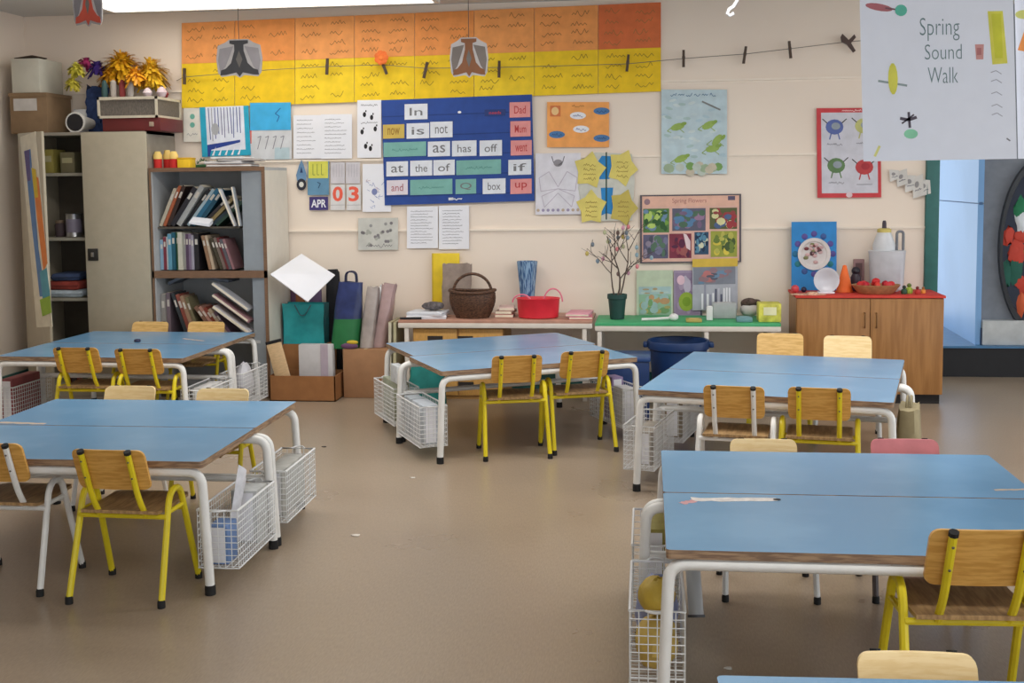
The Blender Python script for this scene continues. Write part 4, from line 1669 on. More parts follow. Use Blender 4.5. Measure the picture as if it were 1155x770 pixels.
for k, (w_, h_, c_, lb) in enumerate(((.24, .05, (180, 192, 200), 'pale folded cloth at the bottom of the cabinet pile'), (.23, .06, (150, 62, 52), 'red folded cloth in the middle of the cabinet pile'), (.2, .05, (58, 72, 104), 'navy folded cloth on top of the cabinet pile'))):
    c = at_y(82, 320, 7.7)
    b_ = MB()
    b_.box((0, 0, h_ / 2), (w_, .26, h_), mat('cloth_%d' % k, c_, .9, var=.15, scale=20), None, .02, 3)
    b_.box((0, -.005, h_ * .5), (w_ * .98, .262, h_ * .2), mat('cloth_fold_%d' % k, [int(v * .85) for v in c_], .9), None, .004)
    tag(b_.build('folded_cloth', None, (c.x, 7.7, shelf_z[2] + (.001, .052, .113)[k]), (0, 0, R((3, -4, 6)[k]))), lb, 'cloth', 'folded cloths in the cabinet')
bk = [(120, 44, 50), (70, 60, 60), (150, 60, 56), (60, 84, 60), (196, 190, 120)]
for k, c_ in enumerate(bk):
    c = at_y(72 + 6 * k, 355, 7.62)
    book(c.x, .075, 7.62, .026, .18, .27, 0, colour(c_), f'{["dark red", "charcoal", "brick red", "dark green", "pale yellow"][k]} book on the bottom shelf of the metal cabinet', 'books in the metal cabinet', True)

# ------------------------------------------------------------------ bookcase
BY0, BY1 = 7.5, 7.97
bx0, bx1 = cx1 + .012, pxx(300, 250, BY0)
btop = pz(235, 189, BY0)
zmid = pz(235, 309, BY0)
WOODF = mat('walnut_edge', (126, 96, 74), .5, var=.1, stretch=(2, 2, 14))
GREYP = mat('grey_white_panel', (178, 180, 182), .5, var=.03)
CREAMP = mat('cream_side_panel', (222, 216, 204), .5, var=.02)
t = thing('bookcase', 'grey bookcase with brown edges packed with books beside the metal cabinet', 'bookcase', (bx0, BY0, 0))
W = bx1 - bx0
ZL = pz(235, 384, BY0)
dp = BY1 - BY0
T_ = .02
for nm, a_, c_, m in (('side_panel', (0, .004, 0), (T_, dp, btop - T_), GREYP), ('side_panel', (W - T_, .004, 0), (W, dp, btop - T_), CREAMP), ('top_panel', (0, .004, btop - T_), (W, dp, btop), GREYP), ('back_panel', (T_, dp - .012, 0), (W - T_, dp, btop - T_), GREYP),
                      ('shelf', (T_, .01, zmid - T_ / 2), (W - T_, dp - .012, zmid + T_ / 2), GREYP), ('shelf', (T_, .02, ZL - .02), (W - T_, dp - .012, ZL), GREYP), ('shelf', (T_, .06, pz(220, 256, BY0) - .012), (W - .2, dp - .012, pz(220, 256, BY0)), CABD), ('shelf', (T_, .01, .05), (W - T_, dp - .012, .07), GREYP),
                      ('plinth', (T_, .02, 0), (W - T_, .03, .05), CABD)):
    b_ = MB()
    b_.span(a_, c_, m)
    b_.build(nm, t, smooth=False)
for a_, c_ in (((0, -.004, btop - .024), (W, .004, btop + .002)), ((0, -.004, zmid - .026), (W, .004, zmid + .022)), ((0, -.004, 0), (.012, .004, btop - .024)), ((W - .022, -.004, 0), (W, .004, btop - .024))):
    b_ = MB()
    b_.span(a_, c_, WOODF)
    b_.build('edge_strip', t, smooth=False)
fx = pxx(272, 250, BY0) - bx0
b_ = MB()
b_.slab([(fx, .03), (W - .022, .01), (W - .022, .022), (fx + .002, .042)], zmid + .022, btop - .024, mat('grey_filler', (150, 158, 166), .5, var=.03))
b_.build('filler_panel', t, smooth=False)
fx2 = pxx(284, 350, BY0) - bx0
b_ = MB()
b_.slab([(fx2, .03), (W - .022, .01), (W - .022, .022), (fx2 + .002, .042)], .07, zmid - .026, mat('grey_filler', (150, 158, 166), .5))
b_.build('filler_panel', t, smooth=False)

zs2 = pz(220, 256, BY0)          # the hidden shelf between the two upper rows
rnd = random.Random(3)


def run(x, z, y, specs, where, grp, hmax):
    """specs: (thickness, height, lean, colour name, rgb); each group keeps one lean so the books lie against each other"""
    prev = None
    for k, (th, h, lean, cn, rgb) in enumerate(specs):
        a_ = R(lean)
        if prev is not None:
            pth, pl = prev
            pa = R(pl)
            if lean > 0 or pl > 0:
                x += (th * math.sin(max(0, a_)) - pth * math.sin(max(0, pa))) * math.tan(pa)
            elif lean < pl:
                x += hmax * (math.sin(pa) - math.sin(a_)) + .012
        book(x, z + (th * math.sin(a_) if lean > 0 else 0) + .0015, y + rnd.uniform(0, .03), th, rnd.uniform(.16, .22), h, lean, colour(rgb, .5), f'{cn} book, {ORD[k]} from the left {where}', grp)
        x += th / math.cos(a_) + .0016
        prev = (th, lean)
    return x


S = 1 / (F / (BY0 * 1.0))
xb = lambda px: bx0 + .024 if px < 180 else pxx(px, 250, BY0 + .06)
run(xb(177), zs2, BY0 + .07, [(.022, .27, 24, 'cream', (190, 180, 160)), (.02, .29, 24, 'dull orange', (170, 92, 60)), (.024, .29, 24, 'dark brown', (64, 48, 44)), (.03, .3, 34, 'black binder like', (40, 40, 48)),
                              (.034, .31, 34, 'grey white', (170, 172, 172)), (.02, .3, 38, 'black', (34, 36, 42)), (.02, .3, 38, 'pale blue', (160, 184, 196)), (.028, .3, 38, 'teal blue', (44, 104, 136)),
                              (.026, .3, 38, 'deep teal', (30, 78, 100)), (.02, .27, 46, 'charcoal', (50, 46, 50)), (.024, .26, 46, 'khaki', (150, 132, 90)), (.022, .25, 50, 'dark slate', (44, 60, 72)), (.02, .24, 50, 'deep green', (46, 74, 62))], 'in the leaning upper row of bookcase', 'books leaning on the top shelf', .3)
run(xb(177), zmid + .022, BY0 + .05, [(.024, .2, 0, 'pale blue', (140, 172, 196)), (.02, .22, 0, 'wine red', (130, 52, 66)), (.012, .22, 0, 'white', (206, 206, 210)), (.026, .24, 0, 'light teal', (96, 152, 178)), (.024, .25, 0, 'dark teal', (30, 90, 110)),
                                     (.018, .25, 0, 'green', (70, 110, 78)), (.03, .25, 0, 'cream', (196, 194, 180)), (.016, .24, 0, 'grey', (170, 168, 164)), (.02, .24, 0, 'plum', (88, 66, 92)), (.018, .24, 0, 'mauve', (130, 114, 140)), (.016, .23, 0, 'lilac grey', (160, 156, 172)),
                                     (.03, .24, 0, 'black', (36, 34, 40)), (.02, .23, -12, 'tan', (150, 116, 90)), (.018, .23, -12, 'beige', (190, 170, 146)), (.018, .22, -18, 'dark olive', (70, 64, 50)), (.02, .22, -18, 'grey brown', (120, 104, 96)),
                                     (.016, .22, -18, 'dark red', (112, 48, 52)), (.018, .21, -18, 'slate', (92, 92, 100)), (.016, .21, -18, 'dull pink', (150, 110, 116))], 'in the second row of bookcase', 'books on the second shelf', .25)
run(xb(177), ZL, BY0 + .05, [(.03, .3, 0, 'grey folder like', (150, 146, 142)), (.026, .31, 0, 'mauve folder like', (124, 108, 118)), (.02, .32, -18, 'dark slate', (56, 62, 66)), (.026, .31, -18, 'red brown', (142, 76, 64)), (.022, .3, -18, 'tan', (158, 128, 104)), (.02, .29, -18, 'olive', (120, 112, 84)),
                              (.024, .26, -36, 'brown', (128, 94, 76)), (.02, .26, -36, 'pinkish', (178, 130, 116)), (.022, .25, -36, 'rust', (138, 62, 46)), (.022, .24, -36, 'beige', (186, 164, 140)), (.018, .22, -36, 'dull purple', (110, 84, 104))], 'in the lower bay of bookcase', 'tall books in the lower bay', .33)
for k, (dz, c_, lb) in enumerate(((0, (206, 202, 204), 'white folder leaning lowest at the right of the lower bay'), (.05, (160, 120, 126), 'pinkish folder leaning in the middle at right of lower bay'), (.1, (176, 176, 182), 'grey white folder leaning topmost at right of lower bay'))):
    b_ = MB()
    b_.span((0, 0, 0), (.02, .1, .3), colour(c_))
    b_.span((.003, -.001, .01), (.017, .1, .3005), CARD)
    c = at_y(283, 377 - k * 13, BY0 + .02)
    o_ = b_.build('folder', None, (bx0 + fx2 - .03, BY0 - .055 + .06, c.z), (0, R(-54), 0), smooth=False)
    tag(o_, lb, 'folder', 'folders leaning in the lower bay')
c = at_y(228, 330, BY0 + .06)
b_ = MB()
vs_, fs_ = [], []
for i in range(9):
    f_ = i / 8
    for y in (0, .22):
        vs_.append((-.2 + .42 * f_, y, .035 * math.sin(f_ * PI * 1.4) + .05 * f_))
for i in range(8):
    fs_.append((i * 2, i * 2 + 2, i * 2 + 3, i * 2 + 1))
b_.add(vs_ + [(v[0], v[1], v[2] + .02) for v in vs_], fs_ + [tuple(k + 18 for k in reversed(f)) for f in fs_] + [(0, 18, 20, 2), (2, 20, 22, 4), (4, 22, 24, 6), (6, 24, 26, 8), (8, 26, 28, 10), (10, 28, 30, 12), (12, 30, 32, 14), (14, 32, 34, 16), (0, 1, 19, 18), (16, 34, 35, 17)], mat('slate_magazine', (104, 112, 126), .5, var=.2))
tag(b_.build('magazine', None, (c.x - .06, BY0 + .12, c.z + .045)), 'bent grey magazine lying across the books in the lower bay', 'magazine')
# papers pushed in on the right of the upper row
for k, (px, rot, c_, lb) in enumerate(((268, -22, (214, 214, 220), 'white folder leaning left at the right of the top shelf'), (271, -10, (176, 182, 190), 'grey folder at the right end of the top shelf'))):
    b_ = MB()
    b_.span((0, 0, 0), (.012, .045, .26), colour(c_))
    b_.span((.002, -.0008, .004), (.01, .04, .2605), CARD)
    c = at_y(px, 255, BY0 + .03)
    tag(b_.build('folder', None, (c.x - .02 + .016 * k, BY0 + .01, zs2 + .002), (0, R(rot), 0), smooth=False), lb, 'folder', 'folders on the top shelf')
c = at_y(226, 254, BY0 + .03)
b_ = MB()
b_.add([(-.07, 0, 0), (.07, 0, -.02), (.075, .05, .0), (-.06, .05, .03), (-.07, 0, .012), (.07, 0, .002), (.075, .05, .03), (-.06, .05, .045)], [(0, 1, 5, 4), (4, 5, 6, 7), (0, 3, 2, 1), (1, 2, 6, 5), (0, 4, 7, 3), (3, 7, 6, 2)], PAPER)
tag(b_.build('paper_bundle', None, (c.x, BY0 + .012, zs2 + .021)), 'white curled papers sticking out under the leaning books', 'paper')

# ------- on top of the bookcase
zb = btop + .002
for k, px in enumerate((178, 186, 196)):
    c = at_y(px, 180, BY0 + .1 + .03 * (k % 2))
    t = thing('paste_tub', f'red tub with pale yellow lid on the bookcase, {["left", "middle", "right"][k]} of three', 'tub', (c.x, BY0 + .1 + .07 * (k % 2), zb), 0, 'red tubs on the bookcase')
    b_ = MB()
    b_.lathe([(.024, 0), (.027, .004), (.027, .062), (0, .063)], (0, 0, 0), col(206, 44, 40), 16)
    b_.build('body', t)
    b_ = MB()
    b_.lathe([(.029, .06), (.029, .088), (.022, .098), (.018, .11 + .01 * (k % 2)), (0, .111 + .01 * (k % 2))], (0, 0, 0), col(240, 206, 120), 16)
    b_.build('lid', t)
c = at_y(209, 184, BY0 + .1)
t = carton('yellow_box', 'small yellow box beside the red tubs on the bookcase', c.x, BY0 + .12, zb, .09, .1, .06, col(236, 192, 40))
b_ = MB()
b_.box((0, 0, .062), (.092, .102, .012), col(216, 170, 40), None, .003)
b_.build('lid', t)
rnd = random.Random(8)
b_ = MB()
for k in range(34):
    u = k / 33
    x, y, z = -.17 + .34 * u, rnd.uniform(-.03, .03), .02 + .03 * math.sin(u * 9) ** 2
    for q in range(4):
        an_ = rnd.uniform(0, 6.28)
        d = Vector((math.cos(an_) * .02, -.01, abs(math.sin(an_)) * .024))
        b_.add([(x - .004, y, z), (x + .004, y, z), (x + d.x, y + d.y, z + d.z)], [(0, 1, 2)], col(44, 104, 52))
b_.tube([(-.17, 0, .012), (-.06, .01, .018), (.06, -.01, .014), (.17, 0, .02)], .012, col(36, 84, 44), 6)
c = at_y(240, 185, BY0 + .2)
tag(b_.build('tinsel_garland', None, (c.x, BY0 + .31, zb), smooth=False, fix=False), 'green tinsel garland lying on top of the bookcase', 'garland')
for k, (px, w_, dz, h_, rz, c_, lb) in enumerate(((262, .3, .0008, .02, 4, (150, 132, 120), 'brown folder at the bottom of the pile on the bookcase'), (258, .26, .0216, .018, -6, (206, 204, 210), 'white papers in the middle of the pile on the bookcase'),
                                                  (272, .28, .0405, .012, 9, (120, 104, 96), 'dark brown folder on top of the pile on the bookcase'), (262, .22, .0535, .014, -3, (226, 224, 228), 'white sheets topmost of the pile on the bookcase'))):
    c = at_y(px, 182, BY0 + .13)
    b_ = MB()
    b_.box((0, 0, h_ / 2), (w_, .21, h_), colour(c_), None, .003)
    b_.box((.004, -.003, h_ * .5), (w_ * .98, .212, h_ * .35), colour((232, 230, 228)))
    tag(b_.build('paper_stack', None, (c.x, BY0 + .14, zb + dz), (0, 0, R(rz))), lb, 'papers', 'pile of papers on the bookcase')

# ------------------------------------------------------------------ boxes and bags on the floor by the bookcase
KR = mat('brown_cardboard_warm', (158, 108, 66), .8, var=.06)
Y0 = 7.42
xa, xc = pxx(304, 440, Y0), pxx(378, 440, Y0)
hB = pz(340, 424, Y0)
carton('cardboard_box', 'open brown cardboard box with packets on the floor by the bookcase', (xa + xc) / 2, Y0 + .14, 0, xc - xa, .28, hB, KR, True)
t = thing('shelf_board', 'tan wooden board with dark end leaning in the cardboard box', 'board', (pxx(326, 420, Y0 + .05), Y0 + .03, .012), 0)
b_ = MB()
b_.box((0, 0, .19), (.1, .018, .37), mat('tan_board', (216, 184, 142), .6, stretch=(3, 3, 14)), None, .004)
b_.build('board', t)
b_ = MB()
b_.box((0, 0, .385), (.104, .022, .02), BLACK, None, .003)
b_.build('edge', t)
t.rotation_euler = (R(0), R(-14), 0)
t = carton('white_packet', 'large white wrapped packet standing in the open cardboard box', pxx(354, 420, Y0 + .08), Y0 + .16, .008, .23, .07, pz(353, 389, Y0 + .08) - .012, mat('packet_paper', (206, 204, 206), .6, var=.04))
b_ = MB()
b_.box((.06, -.037, .2), (.05, .003, .3), col(190, 176, 190))
b_.build('label', t)
Y1 = 7.73
xa, xc = bx1 + .012, pxx(374, 400, Y1)
zB = pz(340, 388, Y1)
t = carton('cardboard_box', 'plain brown box under the teal bag, half hidden by white packet', (xa + xc) / 2, Y1 + .065, 0, xc - xa, .13, zB, KR)
b_ = MB()
b_.box((0, -.0665, zB * .6), (.1, .003, .06), col(190, 160, 120))
b_.build('label', t)
# teal carrier bag
xa, xc = max(bx1 + .02, pxx(316, 365, Y1)), pxx(365, 365, Y1)
hT = pz(340, 343, Y1) - zB
TEALB = mat('shiny_teal_plastic', (52, 166, 172), .18, var=.12, scale=9)
t = thing('gift_bag', 'shiny teal gift bag standing on a brown box beside the bookcase', 'bag', ((xa + xc) / 2, Y1 + .064, zB + .001))
w_ = xc - xa
b_ = MB()
d_ = .12
for s_ in (-1, 1):
    b_.add([(-w_ / 2, s_ * d_ / 2, 0), (w_ / 2, s_ * d_ / 2, 0), (w_ / 2 * .98, s_ * d_ / 2 * .96, hT * .5), (w_ / 2 * 1.04, s_ * d_ / 2, hT), (-w_ / 2 * 1.02, s_ * d_ / 2, hT * 1.01), (-w_ / 2 * .97, s_ * d_ / 2 * .96, hT * .5)], [(0, 1, 2, 5), (5, 2, 3, 4)], TEALB)
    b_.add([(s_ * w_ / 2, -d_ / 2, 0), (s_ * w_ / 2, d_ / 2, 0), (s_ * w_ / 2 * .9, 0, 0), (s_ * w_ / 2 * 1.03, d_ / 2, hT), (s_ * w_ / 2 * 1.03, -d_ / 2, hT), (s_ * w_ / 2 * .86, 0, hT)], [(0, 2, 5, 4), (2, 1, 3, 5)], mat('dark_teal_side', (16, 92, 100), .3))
b_.add([(-w_ / 2, -d_ / 2, 0), (w_ / 2, -d_ / 2, 0), (w_ / 2, d_ / 2, 0), (-w_ / 2, d_ / 2, 0)], [(0, 3, 2, 1)], TEALB)
b_.build('body', t, smooth=False, fix=False)
b_ = MB()
b_.tube(fillet([(-w_ * .2, -d_ / 2 - .004, hT * .98), (-w_ * .06, -d_ / 2 - .016, hT * .72), (w_ * .06, -d_ / 2 - .016, hT * .72), (w_ * .2, -d_ / 2 - .004, hT * .98)], .03, 5), .004, col(70, 110, 120), 6)
b_.build('handle', t)
Y2 = 7.9
for nm, px0, px1, py0, c_, lb, sd in (('cloth_bag', 308, 319, 318, (92, 62, 88), 'plum cloth bag between bookcase and teal bag', 3), ('cloth_bag', 329, 345, 316, (150, 92, 60), 'orange brown cloth bag behind the teal gift bag', 5), ('cloth_bag', 346, 364, 318, (112, 92, 128), 'purple cloth bag behind the teal gift bag', 6),
                                      ('black_bag', 365, 385, 307, (30, 30, 36), 'black bag standing behind the tilted white card', 7)):
    c = at_y((px0 + px1) / 2, 350, Y2)
    z0 = .001
    c.x = max(c.x, bx1 + .012 + (px1 - px0) / 166 * .45)
    soft_bag(nm, lb, c.x, Y2 + .03, z0, (px1 - px0) / 166 * .88, .095, pz(340, py0, Y2) - z0, colour(c_, .8), top=.85, seed=sd)
# tilted white card on top
cs4 = [at_y(305, 309, 7.46), at_y(340, 286, 7.8), at_y(378, 310, 7.7), at_y(347, 340, 7.44)]
ctr = sum(cs4, Vector()) / 4
b_ = MB()
nn = (cs4[1] - cs4[3]).cross(cs4[0] - cs4[2]).normalized() * .006
q4 = [p - ctr for p in cs4]
b_.add([tuple(p) for p in q4] + [tuple(p - nn) for p in q4], [(0, 1, 2, 3), (7, 6, 5, 4), (0, 4, 5, 1), (1, 5, 6, 2), (2, 6, 7, 3), (3, 7, 4, 0)], PAPER)
tag(b_.build('white_board', None, ctr, smooth=False), 'white card tilted like a diamond on top of the bags by the bookcase', 'card')
# second brown box with bags
Y3 = 7.56
xa, xc = pxx(387, 420, Y3), pxx(438, 420, Y3)
zC = pz(410, 394, Y3)
t = carton('cardboard_box', 'tall plain brown box right of the open cardboard box', (xa + xc) / 2, Y3 + .19, 0, xc - xa, .38, zC, mat('brown_cardboard_pale', (164, 122, 88), .8, var=.05))
b_ = MB()
b_.box((0, 0, zC + .001), (.02, .381, .003), col(190, 160, 120))
b_.build('tape_seam', t)
c = at_y(391, 360, Y3 + .12)
soft_bag('shoulder_bag', 'navy bag with a green lower half standing on the brown box', c.x - .006, Y3 + .12, zC + .001, .19, .2, pz(391, 318, Y3 + .12) - zC, mat('navy_nylon', (44, 56, 104), .3, var=.2), top=.85, lean=.1, seed=12, band=(4, mat('green_nylon', (34, 110, 62), .5)), handles=col(40, 40, 70), jit=.03)
PB = mat('clear_grey_plastic', (170, 160, 156), .25, var=.12, scale=8)
c = at_y(414, 360, Y3 + .12)
soft_bag('plastic_bag', 'grey brown plastic bag on the brown box beside the navy bag', c.x + .004, Y3 + .13, zC + .003, .1, .18, pz(416, 325, Y3 + .1) - zC, PB, top=.85, lean=.1, seed=14)
c = at_y(430, 350, Y3 + .15)
soft_bag('plastic_bag', 'mauve grey plastic bag leaning at the end of the wall table', c.x - .01, Y3 + .17, zC + .003, .09, .2, pz(436, 322, Y3 + .1) - zC, mat('mauve_plastic', (176, 150, 150), .25, var=.12, scale=8), top=1.1, lean=.16, seed=15)
c = at_y(422, 325, Y3 + .2)
b_ = MB()
b_.lathe([(.035, 0), (.042, .03), (.04, .1), (.026, .13), (.016, .135), (.016, .15), (0, .151)], (0, 0, 0), mat('white_bottle', (226, 226, 228), .3), 16)
tag(b_.build('white_bottle', None, (c.x + .0, Y3 + .31, zC + .25), (0, R(12), 0)), 'white bottle poking out above the grey plastic bags', 'bottle')
c = at_y(392, 388, Y3)
t = thing('yellow_pouch', 'small yellow and purple pouch on the front edge of the brown box', 'pouch', (c.x + .01, Y3 + .012, zC + .001))
b_ = MB()
b_.ball((0, 0, .02), (.06, .01, .02), col(110, 74, 110), 12, 6)
b_.build('body', t)
b_ = MB()
b_.ball((.02, 0, .044), (.04, .01, .014), col(206, 176, 50), 12, 6)
b_.build('flap', t)


# ------------------------------------------------------------------ low tables along the wall
def wall_table(name, label, px0, px1, pyt, Y, top_m, edge_m, leg_m, legs, dep=.45):
    x0, x1 = pxx(px0, pyt, Y), pxx(px1, pyt, Y)
    z = pz((px0 + px1) / 2, pyt, Y)
    t = thing(name, label, 'table', ((x0 + x1) / 2, Y + dep / 2, 0))
    w = x1 - x0
    b_ = MB()
    b_.span((-w / 2, -dep / 2, z - .02), (w / 2, dep / 2, z), top_m, .003)
    b_.build('tabletop', t)
    b_ = MB()
    b_.span((-w / 2, -dep / 2 - .004, z - .052), (w / 2, -dep / 2 + .014, z - .02), edge_m, .003)
    b_.build('front_rail', t)
    for lx in legs:
        for sy in (-1, 1):
            b_ = MB()
            lxw = pxx(lx, pyt, Y) - (x0 + x1) / 2
            b_.span((lxw - .014, sy * (dep / 2 - .018) - .014, 0), (lxw + .014, sy * (dep / 2 - .018) + .014, z - .02), leg_m, .003)
            b_.build('leg', t)
    return t, z, (x0 + x1) / 2


OFFW = mat('off_white_frame', (222, 214, 204), .45, var=.03)
WY = 7.52
t1, z1, _ = wall_table('side_table', 'low brown topped table with white frame holding the wicker basket', 449, 668, 361, WY, mat('pink_brown_top', (188, 140, 120), .5, var=.08), OFFW, OFFW, (458, 659))
t2, z2, _ = wall_table('side_table', 'low table with a bright green top under the flower poster', 671, 881, 364.5, WY, mat('green_sugar_paper', (74, 172, 118), .6, var=.04), OFFW, OFFW, (676, 797, 872))
# drawer unit below the first
OAKD = mat('orange_wood_drawer', (214, 164, 92), .45, var=.08, stretch=(14, 2, 2))
xa, xc = pxx(464, 372, WY), pxx(567, 372, WY)
t = thing('drawer_unit', 'orange wood drawer unit with dark slots under the basket table', 'drawers', ((xa + xc) / 2, WY + .25, 0))
w_ = xc - xa
zt_ = z1 - .056
b_ = MB()
b_.span((-w_ / 2, -.2, 0), (w_ / 2, .2, zt_), mat('drawer_carcass', (184, 140, 84), .5))
b_.build('carcass', t)
for k in range(3):
    for s_ in (-1, 1):
        zz = zt_ - .075 - k * .15
        b_ = MB()
        b_.box((s_ * w_ * .25, -.205, zz), (w_ * .48, .016, .135), OAKD, None, .003)
        d1 = b_.build('drawer', t)
        b_ = MB()
        b_.box((s_ * w_ * .25 + (-.0 if s_ < 0 else -.1), -.2135, zz), (.1, .004, .045), mat('dark_slot', (52, 46, 44), .7))
        b_.build('handle_slot', d1)
# leaning boards at the left end
c = at_y(444, 385, WY)
for k, (dx, c_, lb) in enumerate(((0, (190, 184, 150), 'pale olive board leaning at the left end of the basket table'), (.03, (206, 200, 180), 'cream board leaning behind the olive board by the basket table'))):
    b_ = MB()
    b_.span((-.015, 0, 0), (.004, .3, .5), colour(c_))
    b_.span((-.017, .002, .492), (.006, .298, .503), colour((170, 160, 130)))
    tag(b_.build('leaning_board', None, (c.x - .004 - dx * 1.1, WY + .03, .002), (0, R(1.5), 0), smooth=False), lb, 'board')
# ---- on the brown table
c = at_y(488, 354, WY + .12)
for k, (dx, dz, rz, c_, lb, w_, d_) in enumerate(((0, 0, 8, (232, 232, 238), 'white paper stack, lowest of the pile left of the wicker basket', .26, .2), (.01, .022, -7, (220, 222, 230), 'white papers lying crooked on the pile left of the basket', .24, .19))):
    b_ = MB()
    b_.box((0, 0, .011), (w_, d_, .022), colour(c_), None, .003)
    b_.box((0, 0, .011), (w_ + .002, d_ + .002, .006), colour((206, 208, 216)))
    tag(b_.build('paper_stack', None, (c.x - .04 + dx, WY + .13, z1 + .0006 + dz * 1.03), (0, 0, R(rz))), lb, 'papers')
b_ = MB()
b_.ball((0, 0, .026), (.075, .05, .028), mat('grey_fur', (104, 98, 100), .9, var=.3, scale=60), 14, 8, .06)
b_.ball((.05, -.02, .03), (.03, .025, .024), MATS['grey_fur'], 12, 6, .05)
tag(b_.build('soft_toy', None, (c.x - .0, WY + .13, z1 + .052)), 'dark grey soft lump lying on the white paper pile', 'soft toy')
b_ = MB()
b_.tube([(-.07, 0, .008), (.07, .01, .008)], .008, BLACK, 8)
tag(b_.build('marker_pen', None, (pxx(449, 358, WY) + .08, WY + .012, z1 + .0004)), 'black pen lying at the left end of the basket table', 'pen')
c = at_y(502, 330, 7.93)
b_ = MB()
hf = pz(500, 286, 7.9) - z1
b_.span((-.1, 0, 0), (.09, .012, hf), mat('yellow_card', (230, 200, 44), .6), .002)
b_.span((-.1, -.002, 0), (-.09, .014, hf), mat('yellow_card_fold', (206, 176, 40), .6))
tag(b_.build('yellow_folder', None, (c.x + .01, 7.925, z1 + .001), (R(-3), 0, 0)), 'tall yellow folder leaning on the wall behind the wicker basket', 'folder')
c = at_y(515, 330, 7.84)
soft_bag('paper_bag', 'grey brown paper bag between yellow folder and wicker basket', c.x + .0, 7.855, z1 + .001, .2, .08, pz(515, 298, 7.82) - z1, mat('grey_brown_paper', (150, 134, 124), .8, var=.15), top=1.0, seed=21, jit=.04)


# wicker basket with handle
def wicker():
    c = at_y(533, 362, WY + .13)
    wm = two_tone('dark_wicker', (58, 38, 28), (104, 72, 52), 70, .6, stretch=(1, 1, 4), lo=.42, hi=.58)
    t = thing('wicker_basket', 'dark brown wicker basket with a tall hoop handle on the low table', 'basket', (c.x, WY + .14, z1 + .001))
    h_ = pz(533, 330, WY + .13) - z1
    b_ = MB()
    n, k = 40, 12
    vs_, fs_ = [], []
    for i in range(k + 1):
        f_ = i / k
        r = .105 + .045 * math.sin(f_ * PI * .62)
        for j in range(n):
            q = 2 * PI * j / n
            bump = .004 * (1 if (i + j) % 2 else -1)
            vs_.append(((r + bump) * math.cos(q), (r + bump) * .72 * math.sin(q), h_ * f_))
    for i in range(k):
        for j in range(n):
            fs_.append((i * n + j, i * n + (j + 1) % n, (i + 1) * n + (j + 1) % n, (i + 1) * n + j))
    fs_.append(tuple(reversed(range(n))))
    b_.add(vs_, fs_, wm)
    b_.build('body', t)
    b_ = MB()
    R_ = .15
    b_.tube([(R_ * math.cos(2 * PI * j / 30), R_ * .72 * math.sin(2 * PI * j / 30), h_ + .004 + .012 * abs(math.cos(2 * PI * j / 30)) ** 3) for j in range(31)], .011, wm, 8)
    b_.build('rim', t)
    b_ = MB()
    hh = pz(533, 309, WY + .13) - z1
    b_.tube([(.128 * math.cos(PI * j / 16) * (1 - .12 * math.sin(PI * j / 16)), .0, h_ - .01 + (hh - h_ + .01) * math.sin(PI * j / 16) ** .75) for j in range(17)], .0095, wm, 8)
    b_.build('handle', t)


wicker()
b_ = MB()
c = at_y(566, 356, WY + .1)
for k, (c_, lb) in enumerate((((206, 150, 142), 'pink book, lowest in the small pile right of wicker basket'), ((190, 160, 140), 'tan book in the middle of the pile right of wicker basket'), ((226, 196, 190), 'pale pink book topmost of the pile right of wicker basket'))):
    b_ = MB()
    b_.box((0, 0, .011), (.12 - .01 * k, .18, .022), colour(c_), None, .002)
    b_.box((.002, -.002, .011), (.116 - .01 * k, .18, .014), CARD)
    tag(b_.build('book', None, (c.x + .006 + .006 * k, WY + .22, z1 + .0006 + .0228 * k), (0, 0, R((2, -5, 6)[k]))), lb, 'book', 'small book pile on the basket table')
# blue striped vase upside flare
c = at_y(594, 335, WY + .33)
hv = pz(594, 295, WY + .33) - z1
VM = two_tone('blue_streaked_glass', (62, 96, 140), (138, 170, 200), 26, .2, stretch=(6, 6, .5), lo=.45, hi=.55)
t = thing('pleated_vase', 'tall blue streaked vase behind the red tub', 'vase', (c.x, WY + .37, z1 + .001))
b_ = MB()
n = 28
vs_, fs_ = [], []
prof = [(.04, 0), (.044, hv * .2), (.05, hv * .45), (.058, hv * .7), (.068, hv)]
for r, z in prof + [(.062, hv), (.05, hv * .6)]:
    for j in range(n):
        q = 2 * PI * j / n
        rr = r * (1 + .05 * math.cos(7 * q))
        vs_.append((rr * math.cos(q), rr * math.sin(q), z))
for i in range(len(prof) + 1):
    for j in range(n):
        fs_.append((i * n + j, i * n + (j + 1) % n, (i + 1) * n + (j + 1) % n, (i + 1) * n + j))
fs_.append(tuple(reversed(range(n))))
fs_.append(tuple(range((len(prof) + 1) * n, (len(prof) + 2) * n)))
b_.add(vs_, fs_, VM)
b_.build('body', t)
